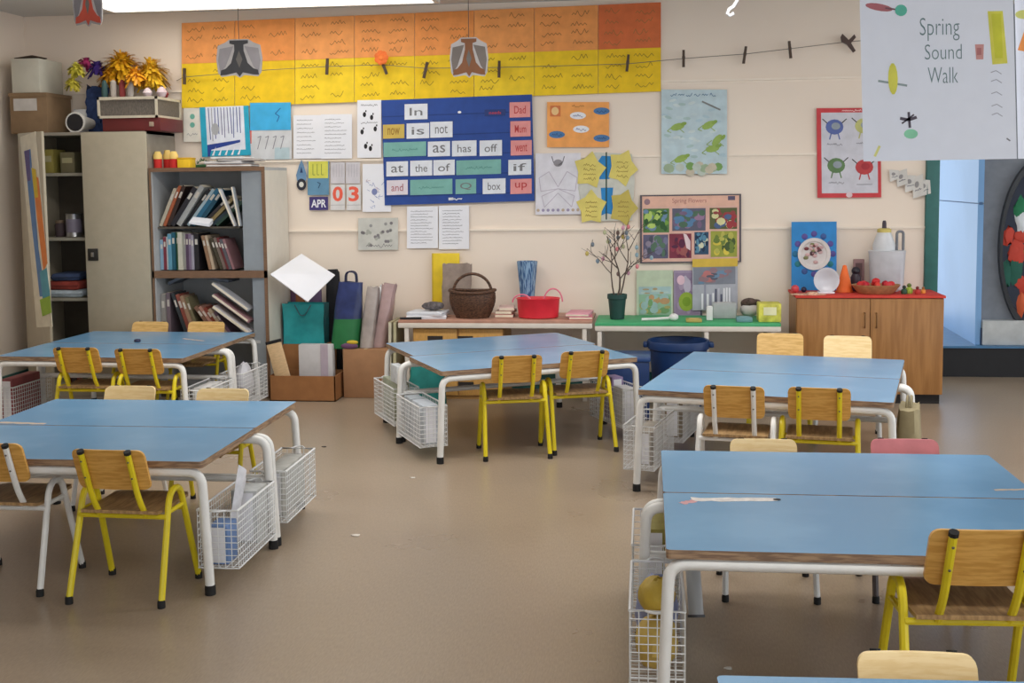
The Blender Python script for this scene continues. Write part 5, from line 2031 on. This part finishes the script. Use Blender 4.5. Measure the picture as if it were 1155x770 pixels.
# red tub
c = at_y(607, 360, WY + .12)
hr_ = pz(607, 337, WY + .1) - z1
t = thing('red_tub', 'red oval tub with pink wire handles on the low table', 'tub', (c.x, WY + .14, z1 + .001))
b_ = MB()
b_.lathe([(.118, 0), (.13, .006), (.14, hr_ * .95), (.147, hr_), (.14, hr_ + .004), (.133, hr_ - .004), (.122, .012), (0, .01)], (0, 0, 0), mat('red_plastic', (216, 48, 62), .35, var=.05), 30, 'z', 1, .68)
b_.build('body', t)
for s_ in (-1, 1):
    b_ = MB()
    b_.tube([(s_ * .1 + .06 * math.cos(PI * j / 12), .02 * s_ - .05, hr_ - .02 + (.085 if s_ > 0 else .05) * math.sin(PI * j / 12)) for j in range(13)], .005, mat('pink_handle', (226, 116, 140), .4), 8)
    b_.build('handle', t)
c = at_y(651, 357, WY + .1)
for k, (c_, lb) in enumerate((((206, 120, 140), 'pink folder at the right end of the basket table'), ((224, 160, 176), 'pale pink folder lying on the pink one beside red tub'))):
    b_ = MB()
    b_.box((0, 0, .009), (.15, .26, .018), colour(c_), None, .002)
    b_.box((.0, -.002, .009), (.146, .26, .009), CARD)
    tag(b_.build('folder', None, (c.x + .02 - .008 * k, WY + .17, z1 + .0006 + .0187 * k), (0, 0, R(3 - 7 * k))), lb, 'folder')

# ---- on the green table: twig tree in a pot
c = at_y(696, 354, WY + .2)
hp = pz(696, 332, WY + .2) - z2
t = thing('twig_tree', 'bare twig tree hung with small painted eggs in a dark green pot', 'plant', (c.x, WY + .22, z2 + .001))
b_ = MB()
b_.lathe([(.042, 0), (.046, .004), (.058, hp * .8), (.064, hp * .82), (.064, hp), (.056, hp), (.05, hp * .8), (0, hp * .78)], (0, 0, 0), mat('dark_green_pot', (34, 70, 66), .5), 20)
b_.build('pot', t)
b_ = MB()
b_.ball((0, 0, hp * .82), (.05, .05, .018), mat('soil', (92, 74, 58), .9, var=.2, scale=60), 12, 6, .05)
b_.build('soil', t)
TW = mat('twig_bark', (88, 72, 64), .8)
b_ = MB()
rnd = random.Random(2)
tips = []


def twig(p, d, L, r, depth):
    pts = [Vector(p)]
    d = Vector(d).normalized()
    for i in range(5):
        d = (d + Vector((rnd.uniform(-.25, .25), rnd.uniform(-.2, .2), rnd.uniform(-.02, .18)))).normalized()
        pts.append(pts[-1] + d * L / 5)
        if depth and i in (1, 2, 3):
            s_ = rnd.choice((-1, 1))
            twig(pts[-1], (d.x + s_ * rnd.uniform(.5, .9), d.y + rnd.uniform(-.4, .4), d.z * .8), L * rnd.uniform(.45, .65), r * .6, depth - 1)
    b_.tube(pts, r, TW, 5, True, r * .45)
    tips.append(pts[-1])
    tips.append(pts[3])


twig((0, 0, hp * .8), (.02, 0, 1), .34, .0075, 2)
twig((.015, .01, hp * .8), (.12, .05, 1), .4, .006, 2)
twig((-.015, 0, hp * .8), (-.1, 0, 1), .42, .0055, 2)
b_.build('branches', t)
ec = [(216, 130, 136), (130, 150, 166), (190, 190, 150), (110, 120, 130), (206, 150, 170), (150, 176, 190), (120, 96, 90), (196, 176, 96)]
use = [p for p in tips if p.z > hp + .12]
rnd.shuffle(use)
for k, p in enumerate(use[:22]):
    b_ = MB()
    b_.tube([(p.x, p.y, p.z), (p.x, p.y, p.z - .018)], .0012, TW, 4)
    b_.lathe([(0, -.05), (.008, -.046), (.0125, -.036), (.0105, -.025), (.005, -.019), (0, -.018)], (p.x, p.y, p.z), colour(ec[k % 8], .4), 10)
    b_.build('egg', t)
c = at_y(745, 354, WY + .1)
t = thing('white_ladle', 'white plastic ladle lying on the green table', 'ladle', (c.x, WY + .1, z2))
b_ = MB()
b_.tube([(-.12, 0, .012), (-.03, 0, .016), (.05, 0, .022), (.07, 0, .03)], .009, mat('white_plastic_spoon', (228, 228, 228), .4), 8)
b_.build('shaft', t)
b_ = MB()
b_.ball((.085, 0, .028), (.03, .028, .024), MATS['white_plastic_spoon'], 14, 8)
b_.build('bowl', t)
for k, (px, w_, h_, d_, c_, lb) in enumerate(((782, .1, .02, .1, (178, 160, 90), 'khaki flat packet on the green table right of the ladle'), (800, .04, .09, .04, (226, 226, 226), 'small white tube standing on the green table'),
                                              (818, .15, .1, .1, (176, 180, 182), 'grey white carton on the green table under the group poster'), (838, .1, .03, .09, (110, 150, 158), 'pale teal sponge on the green table before the carton'))):
    c = at_y(px, 356, WY + .2)
    yy = WY + (.08, .16, .3, .1)[k]
    t = carton(('flat_packet', 'paint_tube', 'tissue_carton', 'sponge')[k], lb, c.x, yy, z2 + .001, w_, d_, h_, colour(c_), cat=('packet', 'tube', 'box', 'sponge')[k])
    b_ = MB()
    b_.box((0, 0, h_ + .001), (w_ * .6, d_ * .5, .004), colour([min(255, v + 24) for v in c_]))
    b_.build('top_patch', t)
c = at_y(851, 345, WY + .3)
t = thing('soft_toy', 'small brown and white soft toy beside the yellow box', 'soft toy', (c.x - .03, WY + .35, z2 + .001))
b_ = MB()
b_.ball((0, 0, .05), (.06, .05, .048), col(214, 208, 206), 14, 8)
b_.ball((.0, 0, .095), (.055, .045, .03), mat('brown_fur', (92, 76, 70), .9, var=.3, scale=60), 14, 8, .05)
b_.ball((-.035, 0, .085), (.02, .02, .03), MATS['brown_fur'], 10, 6)
b_.ball((.045, 0, .1), (.03, .02, .018), MATS['brown_fur'], 10, 6)
b_.build('body', t)
c = at_y(867, 353, WY + .15)
t = carton('yellow_box', 'pale yellow printed box at the right end of the green table', c.x, WY + .14, z2 + .001, .14, .16, pz(867, 341, WY + .15) - z2, mat('yellow_print', (216, 212, 92), .6, var=.2, scale=22))
b_ = MB()
b_.box((0, -.081, .07), (.08, .003, .05), col(232, 230, 190))
b_.build('label', t)
c = at_y(880, 362, WY + .05)
# blue tub under the green table
c = at_y(765, 385, 7.45)
t = thing('blue_bucket', 'large navy blue tub on the floor under the green table', 'tub', (c.x, 7.42, 0))
hb_ = pz(765, 386, 7.3)
BT = mat('navy_blue_plastic', (28, 56, 104), .4)
b_ = MB()
b_.lathe([(.14, 0), (.15, .01), (.178, hb_ * .86), (.19, hb_ * .88), (.194, hb_ * .98), (.19, hb_), (.178, hb_ - .004), (.165, hb_ * .6), (.14, .02), (0, .02)], (0, 0, 0), BT, 32)
b_.build('body', t)
for s_ in (-1, 1):
    b_ = MB()
    b_.box((s_ * .203, 0, hb_ * .93), (.03, .09, .03), BT, None, .008)
    b_.build('handle', t)

# ------------------------------------------------------------------ wooden cupboard at the right end
WC = two_tone('beech_veneer', (150, 104, 58), (168, 120, 70), 4, .4, stretch=(9, 9, .8))
KY = 7.55
xa, xc = pxx(898, 400, KY), pxx(1064, 400, KY)
zk = pz(980, 334, KY)
kd = .43
t = thing('wooden_cupboard', 'low wooden two door cupboard with a red cloth edge by the green door frame', 'cupboard', ((xa + xc) / 2, KY + kd / 2, 0))
w_ = xc - xa
b_ = MB()
b_.span((-w_ / 2, -kd / 2 + .02, .06), (w_ / 2, kd / 2, zk - .012), WC)
b_.build('carcass', t, smooth=False)
b_ = MB()
b_.span((-w_ / 2 + .01, -kd / 2 + .04, 0), (w_ / 2 - .01, kd / 2, .06), mat('black_plinth', (34, 30, 30), .7))
b_.build('plinth', t, smooth=False)
dx = pxx(981, 400, KY) - (xa + xc) / 2
for s_, x0, x1 in ((-1, -w_ / 2 + .002, dx - .002), (1, dx + .002, w_ / 2 - .002)):
    b_ = MB()
    b_.span((x0, -kd / 2, .065), (x1, -kd / 2 + .018, zk - .016), WC, .002)
    d1 = b_.build('door', t)
    b_ = MB()
    hx_ = dx + s_ * .035
    zz = pz(980, 361, KY)
    b_.tube(fillet([(hx_, -kd / 2, zz + .045), (hx_, -kd / 2 - .024, zz + .045), (hx_, -kd / 2 - .024, zz - .045), (hx_, -kd / 2, zz - .045)], .012, 4), .0045, mat('dull_brass', (130, 96, 62), .4, metal=.6), 8)
    b_.build('handle', d1)
b_ = MB()
b_.span((-w_ / 2 - .008, -kd / 2 - .008, zk - .012), (w_ / 2 + .008, kd / 2, zk + .004), mat('red_cloth', (206, 66, 56), .8, var=.08), .003)
b_.build('cloth_edge', t)
zk += .005
kx = (xa + xc) / 2
# blue card with round collage
c = at_y(918, 290, 7.9)
xl, xr = pxx(893, 290, 7.9), pxx(944, 290, 7.9)
hh = pz(918, 250, 7.9) - zk
t = thing('blue_card', 'bright blue card with a round paper plate collage leaning on the wall', 'collage', ((xl + xr) / 2, 7.9, zk))
t.rotation_euler = (R(-4), 0, 0)
w_ = xr - xl
b_ = MB()
b_.span((-w_ / 2, 0, 0), (w_ / 2, .004, hh), col(46, 134, 202))
b_.build('card', t)
b_ = MB()
pr = .105
b_.lathe([(0, .004), (pr * .72, .004), (pr * .8, .012), (pr, .014), (pr, .01), (pr * .7, .0), (0, 0)], (0, 0, hh * .53), col(214, 208, 206), 28, 'y')
b_.build('paper_plate', t)
rnd = random.Random(4)
b_ = MB()
for k in range(26):
    q, r = rnd.uniform(0, 6.28), rnd.uniform(0, pr * .62)
    b_.ball((r * math.cos(q), -.008, hh * .53 + r * math.sin(q)), (.016, .006, .012), colour(rnd.choice([(120, 60, 66), (150, 150, 150), (206, 170, 170), (84, 60, 66), (130, 130, 90)])), 8, 5)
b_.build('collage_bits', t)
for k in range(12):
    q = 2 * PI * k / 12
    b_ = MB()
    b_.ball((pr * 1.2 * math.cos(q) * .95, -.001, hh * .53 + pr * 1.25 * math.sin(q)), (.02, .004, .02), colour(rnd.choice([(60, 90, 150), (40, 110, 150), (90, 80, 150), (40, 120, 130)])), 8, 5)
    b_.build('paint_spot', t)
# small round glass plate on a stand
c = at_y(933, 332, KY + .08)
t = thing('glass_plate', 'small round clear plate standing in front of the blue card', 'plate', (c.x, KY + .125, zk))
b_ = MB()
b_.lathe([(0, .0), (.05, .002), (.062, .012), (.08, .014), (.08, .01), (.064, .006), (.05, -.004), (0, -.006)], (0, 0, .086), mat('frosted_glass', (206, 208, 216), .2, var=.04), 26, 'y')
b_.build('plate', t)
b_ = MB()
b_.span((-.05, -.02, 0), (.05, .05, .012), PAPER, .003)
b_.build('stand', t)
for k, (px, r, c_, lb) in enumerate(((890, .026, (206, 70, 80), 'small red ball at the left end of cupboard top'), (901, .018, (40, 40, 70), 'small dark ball beside the red ball on cupboard top'))):
    c = at_y(px + 8, 328, KY + .1)
    b_ = MB()
    b_.ball((0, 0, r), r, colour(c_, .4), 14, 8)
    tag(b_.build('ball', None, (c.x, KY + .16 + .05 * k, zk)), lb, 'ball')
c = at_y(912, 330, KY + .03)
b_ = MB()
rnd = random.Random(9)
pts = [(.12 * math.cos(2 * PI * k / 16) * rnd.uniform(.75, 1.1), .045 * math.sin(2 * PI * k / 16) * rnd.uniform(.75, 1.1)) for k in range(16)]
b_.slab(pts, 0, .006, mat('spotted_tissue', (220, 176, 150), .8, var=.3, scale=60))
b_.ball((.03, 0, .008), (.04, .025, .012), MATS['spotted_tissue'], 10, 6, .1)
tag(b_.build('tissue_paper', None, (c.x + .0, KY + .045, zk)), 'crumpled peach tissue at the front left of the cupboard top', 'tissue')
c = at_y(957, 330, KY + .12)
t = thing('orange_cone', 'bright orange paper cone between glass plate and wicker tray', 'cone', (c.x - .01, KY + .22, zk))
b_ = MB()
b_.lathe([(.055, 0), (.012, .17), (0, .175)], (0, 0, 0), col(240, 112, 48), 18)
b_.build('cone', t)
b_ = MB()
b_.lathe([(.058, 0), (.058, .006), (0, .006)], (0, 0, 0), col(226, 96, 44), 18)
b_.build('brim', t)
# round wooden tray with red cloth
c = at_y(988, 330, KY + .12)
t = thing('wicker_tray', 'round wooden tray heaped with red things on the cupboard', 'tray', (c.x, KY + .13, zk))
WT = mat('pale_wicker', (176, 132, 92), .6, var=.12, scale=40)
ht = .052
b_ = MB()
b_.lathe([(.1, 0), (.11, .004), (.148, ht), (.152, ht + .004), (.146, ht + .006), (.138, ht - .004), (.105, .012), (0, .012)], (0, 0, 0), WT, 30, 'z', 1, .72)
b_.build('tray', t)
for k in range(9):
    rr = random.Random(20 + k)
    q = 2 * PI * k / 8
    r = .092 if k < 8 else 0
    b_ = MB()
    b_.ball((0, 0, .022), (.026, .019, .022), colour(((206, 40, 44), (190, 30, 50), (220, 64, 52), (206, 50, 60))[k % 4], .5), 12, 7, .06)
    o_ = b_.build('red_block', None, (c.x + r * math.cos(q), KY + .13 + r * .62 * math.sin(q), zk + .034 + (.02 if k == 8 else 0)), (0, 0, q))
    tag(o_, f'red lump heaped in the round tray, {["rightmost", "back right", "back centre", "back left", "leftmost", "front left", "front centre", "front right", "topmost in the middle"][k]}', 'toy', 'red things in the round tray')
c = at_y(962, 303, KY + .2)
b_ = MB()
b_.lathe([(.02, 0), (.03, .02), (.034, .09), (.02, .115), (0, .118)], (0, 0, 0), mat('dark_jar', (58, 42, 54), .4), 16)
b_.ball((0, 0, .13), .028, mat('dark_ball', (40, 34, 44), .4), 12, 8)
tag(b_.build('dark_jar', None, (c.x + .035, KY + .3, zk)), 'dark round topped jar behind the round tray', 'jar')
c = at_y(975, 300, KY + .3)
t = thing('photo_frame', 'small pinkish framed picture standing behind the round tray', 'picture frame', (c.x - .02, KY + .39, zk))
b_ = MB()
b_.span((-.035, 0, .06), (.035, .014, .2), mat('pinkish_frame', (150, 116, 116), .6), .004)
b_.span((-.02, -.004, 0), (.02, .03, .062), MATS['pinkish_frame'])
b_.build('frame', t)
b_ = MB()
b_.span((-.022, -.002, .085), (.022, .004, .175), col(96, 70, 72))
b_.build('picture', t)
# white jug stack with yellow cap
c = at_y(998, 300, KY + .28)
t = thing('water_dispenser', 'white translucent container with yellow top and dark spout behind the tray', 'container', (c.x + .02, KY + .32, zk))
WP = mat('milky_plastic', (196, 198, 204), .3, var=.05)
z_a = pz(998, 283, KY + .3) - zk
z_b = pz(998, 262, KY + .3) - zk
b_ = MB()
b_.lathe([(.085, 0), (.095, .01), (.105, z_a * .9), (.108, z_a), (.102, z_a + .004), (0, z_a + .004)], (0, 0, 0), WP, 26, 'z', 1.1, .8)
b_.build('bowl', t)
b_ = MB()
b_.lathe([(.07, z_a + .004), (.072, z_a + .04), (.05, z_b - .02), (.042, z_b), (0, z_b)], (-.02, 0, 0), mat('milky_plastic_light', (208, 210, 214), .3), 22)
b_.build('bottle', t)
b_ = MB()
b_.lathe([(.044, z_b), (.044, z_b + .02), (.03, z_b + .026), (0, z_b + .026)], (-.02, 0, 0), col(206, 190, 110), 18)
b_.build('yellow_cap', t)
b_ = MB()
b_.lathe([(.014, z_b + .026), (.013, z_b + .06), (.009, z_b + .075), (0, z_b + .076)], (-.02, 0, 0), col(70, 62, 72), 12)
b_.build('spout', t)
b_ = MB()
b_.tube(fillet([(.06, 0, z_a), (.06, 0, z_b + .005), (.1, 0, z_b + .005), (.1, 0, z_a)], .02, 5), .009, mat('grey_handle', (120, 122, 128), .4), 8)
b_.build('handle', t)
for k, (px, c_, r, lb) in enumerate(((1019, (50, 84, 66), .02, 'dark green toy at the right end of the cupboard top'), (1026, (170, 196, 80), .024, 'lime green toy at the right end of the cupboard top'), (1034, (190, 60, 56), .018, 'small red toy at the right end of the cupboard top'), (1042, (236, 150, 70), .016, 'small orange toy at the far right of the cupboard top'))):
    c = at_y(px, 328, KY + .12)
    t = thing('small_toy', lb, 'toy', (c.x, KY + .1 + .035 * (k % 2), zk))
    b_ = MB()
    b_.lathe([(r * .8, 0), (r, r * .4), (r * .9, r * 1.3), (r * .4, r * 1.7), (0, r * 1.75)], (0, 0, 0), colour(c_, .5), 12)
    b_.build('body', t)
    b_ = MB()
    b_.ball((0, 0, r * 2.1), r * .6, colour([int(v * .6) for v in c_], .5), 10, 6)
    b_.build('head', t)


# ------------------------------------------------------------------ wire baskets hung on the table ends
def make_basket(L=.41, Wd=.145, H=.205):
    t = thing('wire_basket', '', 'basket')
    b_ = MB()
    x0, x1, y0, y1 = -Wd / 2, Wd / 2, -L / 2, L / 2
    ring = lambda z, k=0: [(x0 + k, y0 + k, z), (x1 - k, y0 + k, z), (x1 - k, y1 - k, z), (x0 + k, y1 - k, z), (x0 + k, y0 + k, z)]
    r = .0016
    for i in range(1, 9):
        z = -H + H * i / 9
        for a_, c_ in zip(ring(z), ring(z)[1:]):
            b_.tube([a_, c_], r, WIRE, 4, False)
    for n, (p, q) in ((6, ((x0, y0), (x1, y0))), (18, ((x1, y0), (x1, y1))), (6, ((x1, y1), (x0, y1))), (18, ((x0, y1), (x0, y0)))):
        for i in range(n):
            f_ = i / n
            x, y = p[0] + (q[0] - p[0]) * f_, p[1] + (q[1] - p[1]) * f_
            b_.tube([(x, y, -H), (x, y, 0)], r, WIRE, 4, False)
    for i in range(1, 6):
        x = x0 + Wd * i / 6
        b_.tube([(x, y0, -H), (x, y1, -H)], r, WIRE, 4, False)
    for i in range(1, 18):
        y = y0 + L * i / 18
        b_.tube([(x0, y, -H), (x1, y, -H)], r, WIRE, 4, False)
    b_.build('mesh', t, smooth=False)
    b_ = MB()
    b_.tube(ring(0), .0042, WIRE, 6)
    b_.build('rim', t)
    b_ = MB()
    b_.tube(ring(-H), .003, WIRE, 6)
    b_.build('base_ring', t)
    for s_ in (-1, 1):
        b_ = MB()
        ye = s_ * L / 2
        b_.tube(fillet([(-.03, ye, 0), (-.012, ye + s_ * .026, .004), (.012, ye + s_ * .026, .004), (.03, ye, 0)], .012, 4), .0034, WIRE, 6)
        b_.build('hook', t)
    return t


BASK = [None]


def basket(tab, end, label):
    """tab: a table object, end: -1 left or 1 right"""
    if BASK[0] is None:
        o = BASK[0] = make_basket()
    else:
        o = dup(BASK[0])
    if abs(tab.rotation_euler.z) > 1.6:
        end = -end
    ang = tab.rotation_euler.z + (0 if end > 0 else PI)
    lx = 1.1 / 2 + .022
    p = Vector((end * lx, 0, 0))
    rz = tab.rotation_euler.z
    o.location = (tab.location.x + p.x * math.cos(rz), tab.location.y + p.x * math.sin(rz), .28)
    o.rotation_euler = (0, 0, ang)
    tag(o, label, 'basket', 'white wire baskets on the table ends')
    return o


TB = [o for o in COL.objects if o.get('category') == 'table' and o.name.startswith('school_table')]
FR1, FR2, LF1, LF2, BL1, BL2, C1, C2, BR1, BR2, NR = TB
bks = {}
for key, tb, e, lb in (('LF1', LF1, 1, 'wire basket with folded white paper, right end of left front table'), ('LF2', LF2, 1, 'empty looking wire basket at the far right end of left front pair'), ('C1', C1, -1, 'wire basket with clear bags at the left end of centre table'),
                       ('C2', C2, -1, 'wire basket with green folder at the far left of centre pair'), ('C1r', C1, 1, 'wire basket at the right end of centre table before blue tub'), ('BR1', BR1, -1, 'wire basket at the left end of back right table near front'),
                       ('BR2', BR2, -1, 'wire basket at the left end of back right pair, rear one'), ('FR1', FR1, -1, 'wire basket with yellow and blue cloths, left end of front right table'), ('FR2', FR2, -1, 'wire basket behind the front one at the left of front right pair'),
                       ('BL1', BL1, -1, 'wire basket at the left end of back left table'), ('BL1r', BL1, 1, 'wire basket at right end of back left table, near half'), ('BL2r', BL2, 1, 'wire basket with white bag at right end of back left pair')):
    bks[key] = basket(tb, e, lb)


def inb(key, x, y, z):
    o = bks[key]
    q = o.rotation_euler.z
    return Vector((o.location.x + x * math.cos(q) - y * math.sin(q), o.location.y + x * math.sin(q) + y * math.cos(q), .28 + z))


def in_basket(key, name, label, x, y, z, dims, c_, cat, rot=(0, 0, 0), kind='box', second=None):
    p = inb(key, x, y, z)
    b_ = MB()
    m = mat('content_%d_%d_%d' % c_, c_, .6, var=.12, scale=18)
    if kind == 'box':
        b_.box((0, 0, dims[2] / 2), dims, m, None, .004)
        b_.box((0, 0, dims[2] / 2), (dims[0] * .7, dims[1] * 1.004, dims[2] * .9), PAPER)
    elif kind == 'soft':
        b_.ball((0, 0, dims[2] / 2), (dims[0] / 2, dims[1] / 2, dims[2] / 2), m, 14, 9, .08)
    elif kind == 'sheet':
        vs_, fs_ = [], []
        for i in range(6):
            for j in range(6):
                u, v = i / 5, j / 5
                vs_.append((dims[0] * (.5 * math.sin(u * 5) * .3 + (v - .5) * .6), (u - .5) * dims[1], v * dims[2] * (1 - .25 * u)))
        for i in range(5):
            for j in range(5):
                fs_.append((i * 6 + j, i * 6 + j + 1, (i + 1) * 6 + j + 1, (i + 1) * 6 + j))
        b_.add(vs_, fs_, m)
    elif kind == 'roll':
        b_.lathe([(dims[0] / 2, 0), (dims[0] / 2, dims[2]), (dims[0] / 2 * .7, dims[2]), (dims[0] / 2 * .65, dims[2] * .98), (0, dims[2] * .98)], (0, 0, 0), m, 16)
    ro = bks[key].rotation_euler.z
    tag(b_.build(name, None, p, (rot[0], rot[1], rot[2] + ro)), label, cat)


BZ = -.2015
in_basket('LF1', 'folded_paper', 'folded white paper sticking up out of the left front basket', 0, .0, BZ, (.1, .12, .33), (224, 226, 234), 'paper', kind='sheet')
in_basket('LF1', 'notebook', 'blue notebook in the basket of the left front table', -.01, -.13, BZ, (.07, .1, .14), (110, 140, 190), 'notebook')
in_basket('LF1', 'plastic_wallet', 'grey white wallet in the basket of the left front table', 0, .13, BZ, (.1, .12, .2), (190, 192, 192), 'wallet')
in_basket('LF2', 'plastic_wallet', 'pale grey wallet in the far basket of left front pair', 0, 0, BZ, (.08, .3, .19), (176, 176, 172), 'wallet')
in_basket('C1', 'plastic_wallet', 'clear bluish wallet in the near left basket of centre table', 0, .06, BZ, (.08, .2, .2), (190, 198, 208), 'wallet')
in_basket('C1', 'plastic_wallet', 'grey wallet at the back of the near left centre basket', 0, -.12, BZ, (.08, .12, .2), (168, 176, 184), 'wallet')
in_basket('C2', 'folder', 'pale green folder in the far left basket of centre pair', 0, .0, BZ, (.07, .3, .22), (160, 166, 146), 'folder')
in_basket('C2', 'plastic_wallet', 'white wallet standing tall in the far left centre basket', .02, .12, BZ + .222, (.05, .14, .1), (206, 212, 218), 'wallet')
in_basket('C1r', 'folder', 'purple and white folder in the right basket of centre table', 0, .05, BZ, (.07, .1, .24), (150, 130, 170), 'folder')
in_basket('C1r', 'plastic_wallet', 'white wallet in the right basket of centre table', 0, -.08, BZ, (.08, .12, .2), (214, 214, 216), 'wallet')
in_basket('BR1', 'plastic_wallet', 'grey beige wallet in the near left basket of back right table', 0, 0, BZ, (.08, .26, .16), (180, 172, 162), 'wallet')
in_basket('BR2', 'folder', 'brown folder in the rear left basket of back right pair', 0, 0, BZ, (.08, .26, .22), (150, 136, 118), 'folder')
in_basket('FR1', 'cloth', 'mustard yellow cloth in the front right basket', 0, .09, BZ, (.12, .16, .15), (206, 176, 90), 'cloth', kind='soft')
in_basket('FR1', 'cloth', 'blue grey striped cloth in the front right basket', 0, -.085, BZ, (.12, .16, .2), (150, 160, 200), 'cloth', kind='soft')
in_basket('FR1', 'cloth', 'yellow cloth on the blue cloth in the front right basket', -.0, .09, BZ + .153, (.1, .14, .1), (190, 160, 60), 'cloth', kind='soft')
in_basket('FR2', 'notebook', 'olive notebook in the rear basket of the front right pair', 0, .06, BZ, (.06, .2, .24), (150, 140, 70), 'notebook')
in_basket('FR2', 'notebook', 'white and blue notebook in the rear basket of front right pair', .0, -.11, BZ, (.06, .12, .22), (120, 130, 190), 'notebook')
in_basket('BL2r', 'plastic_bag', 'crumpled white bag in the basket before the bookcase', 0, 0, BZ, (.1, .18, .24), (206, 206, 214), 'bag', kind='soft')
in_basket('BL1', 'folder', 'dull red folder in the left basket of back left table', 0, 0, BZ, (.07, .3, .24), (150, 80, 84), 'folder')
in_basket('BL1r', 'plastic_wallet', 'white wallet in the near right basket of back left table', 0, 0, BZ, (.07, .26, .2), (206, 206, 206), 'wallet')
# grey paper roll beside the front right basket, tan bag at the end of the back right table, navy box and teal bag
rz = FR1.rotation_euler.z
c = at_z(788, 662, .2)
b_ = MB()
b_.tube([(0, 0, 0), (-.012, .1, .17)], .021, mat('grey_tube', (176, 180, 184), .35, var=.04), 16)
b_.tube([(0, 0, -.004), (-.0003, .0025, .003)], .024, mat('dark_tube_end', (72, 72, 76), .5), 16)
tag(b_.build('umbrella_roll', None, (FR1.location.x - .462, FR1.location.y - .02, .2)), 'grey rolled tube with dark end beside the front right basket', 'tube')
p = Vector(BR1.location)
rz = BR1.rotation_euler.z
e_ = Vector((math.cos(rz), math.sin(rz), 0)) * .6
n_ = Vector((-math.sin(rz), math.cos(rz), 0)) * .12
soft_bag('cloth_bag', 'olive beige cloth bag hanging on the right end of back right table', p.x + e_.x + n_.x, p.y + e_.y + n_.y, .12, .26, .12, .26, mat('olive_beige_cloth', (160, 148, 116), .9, var=.1), rz=rz + PI / 2, top=1.0, seed=31, handles=col(150, 138, 106), jit=.03, pinch=.25)

# navy storage box between the centre table and the back right table, teal bag behind the centre table
c = at_y(702, 425, 7.05)
t = carton('storage_box', 'navy blue plastic box on the floor between centre table and blue tub', c.x + .03, 7.1, .001, .26, .3, pz(702, 404, 6.95), mat('navy_box_plastic', (36, 60, 108), .35))
b_ = MB()
hN = pz(702, 404, 6.95)
b_.box((0, 0, hN - .01), (.275, .315, .025), mat('navy_box_lid', (46, 74, 126), .3), None, .006)
b_.build('lid', t)
c = at_y(480, 425, 7.3)
soft_bag('cloth_bag', 'teal cloth bag on the floor behind the left end of centre table', c.x, 7.34, .001, .24, .16, pz(480, 409, 7.3), mat('teal_cloth', (36, 128, 124), .8, var=.12), top=.85, seed=41, handles=col(36, 128, 124))


# ------------------------------------------------------------------ light
w = bpy.data.worlds.new('daylight')
SC.world = w
w.use_nodes = True
bg = w.node_tree.nodes['Background']
bg.inputs['Color'].default_value = (.93, .97, 1.0, 1)
bg.inputs['Strength'].default_value = 1.75


def fill_light(x, y, sx, sy, power):  # unseen area lights added to brighten room and hall, no real fixtures
    l = bpy.data.lights.new('fill_light', 'AREA')
    l.shape = 'RECTANGLE'
    l.size, l.size_y = sx, sy
    l.energy = power
    l.color = (1, .97, .92)
    o = bpy.data.objects.new('fill_light', l)
    o.location = (x, y, 2.54)
    COL.objects.link(o)


fill_light(-1.8, 5.4, 2.4, .6, 42)
fill_light(1.2, 5.4, 2.4, .6, 42)
fill_light(1.0, 2.0, 2.2, .6, 30)
fill_light(3.2, 9.2, 1.2, .4, 12)
vs = SC.view_settings
vs.view_transform = 'Standard'
vs.look = 'None'
vs.gamma = 1
vs.use_curve_mapping = False
vs.exposure = 0.14
SC.cycles.max_bounces = 8
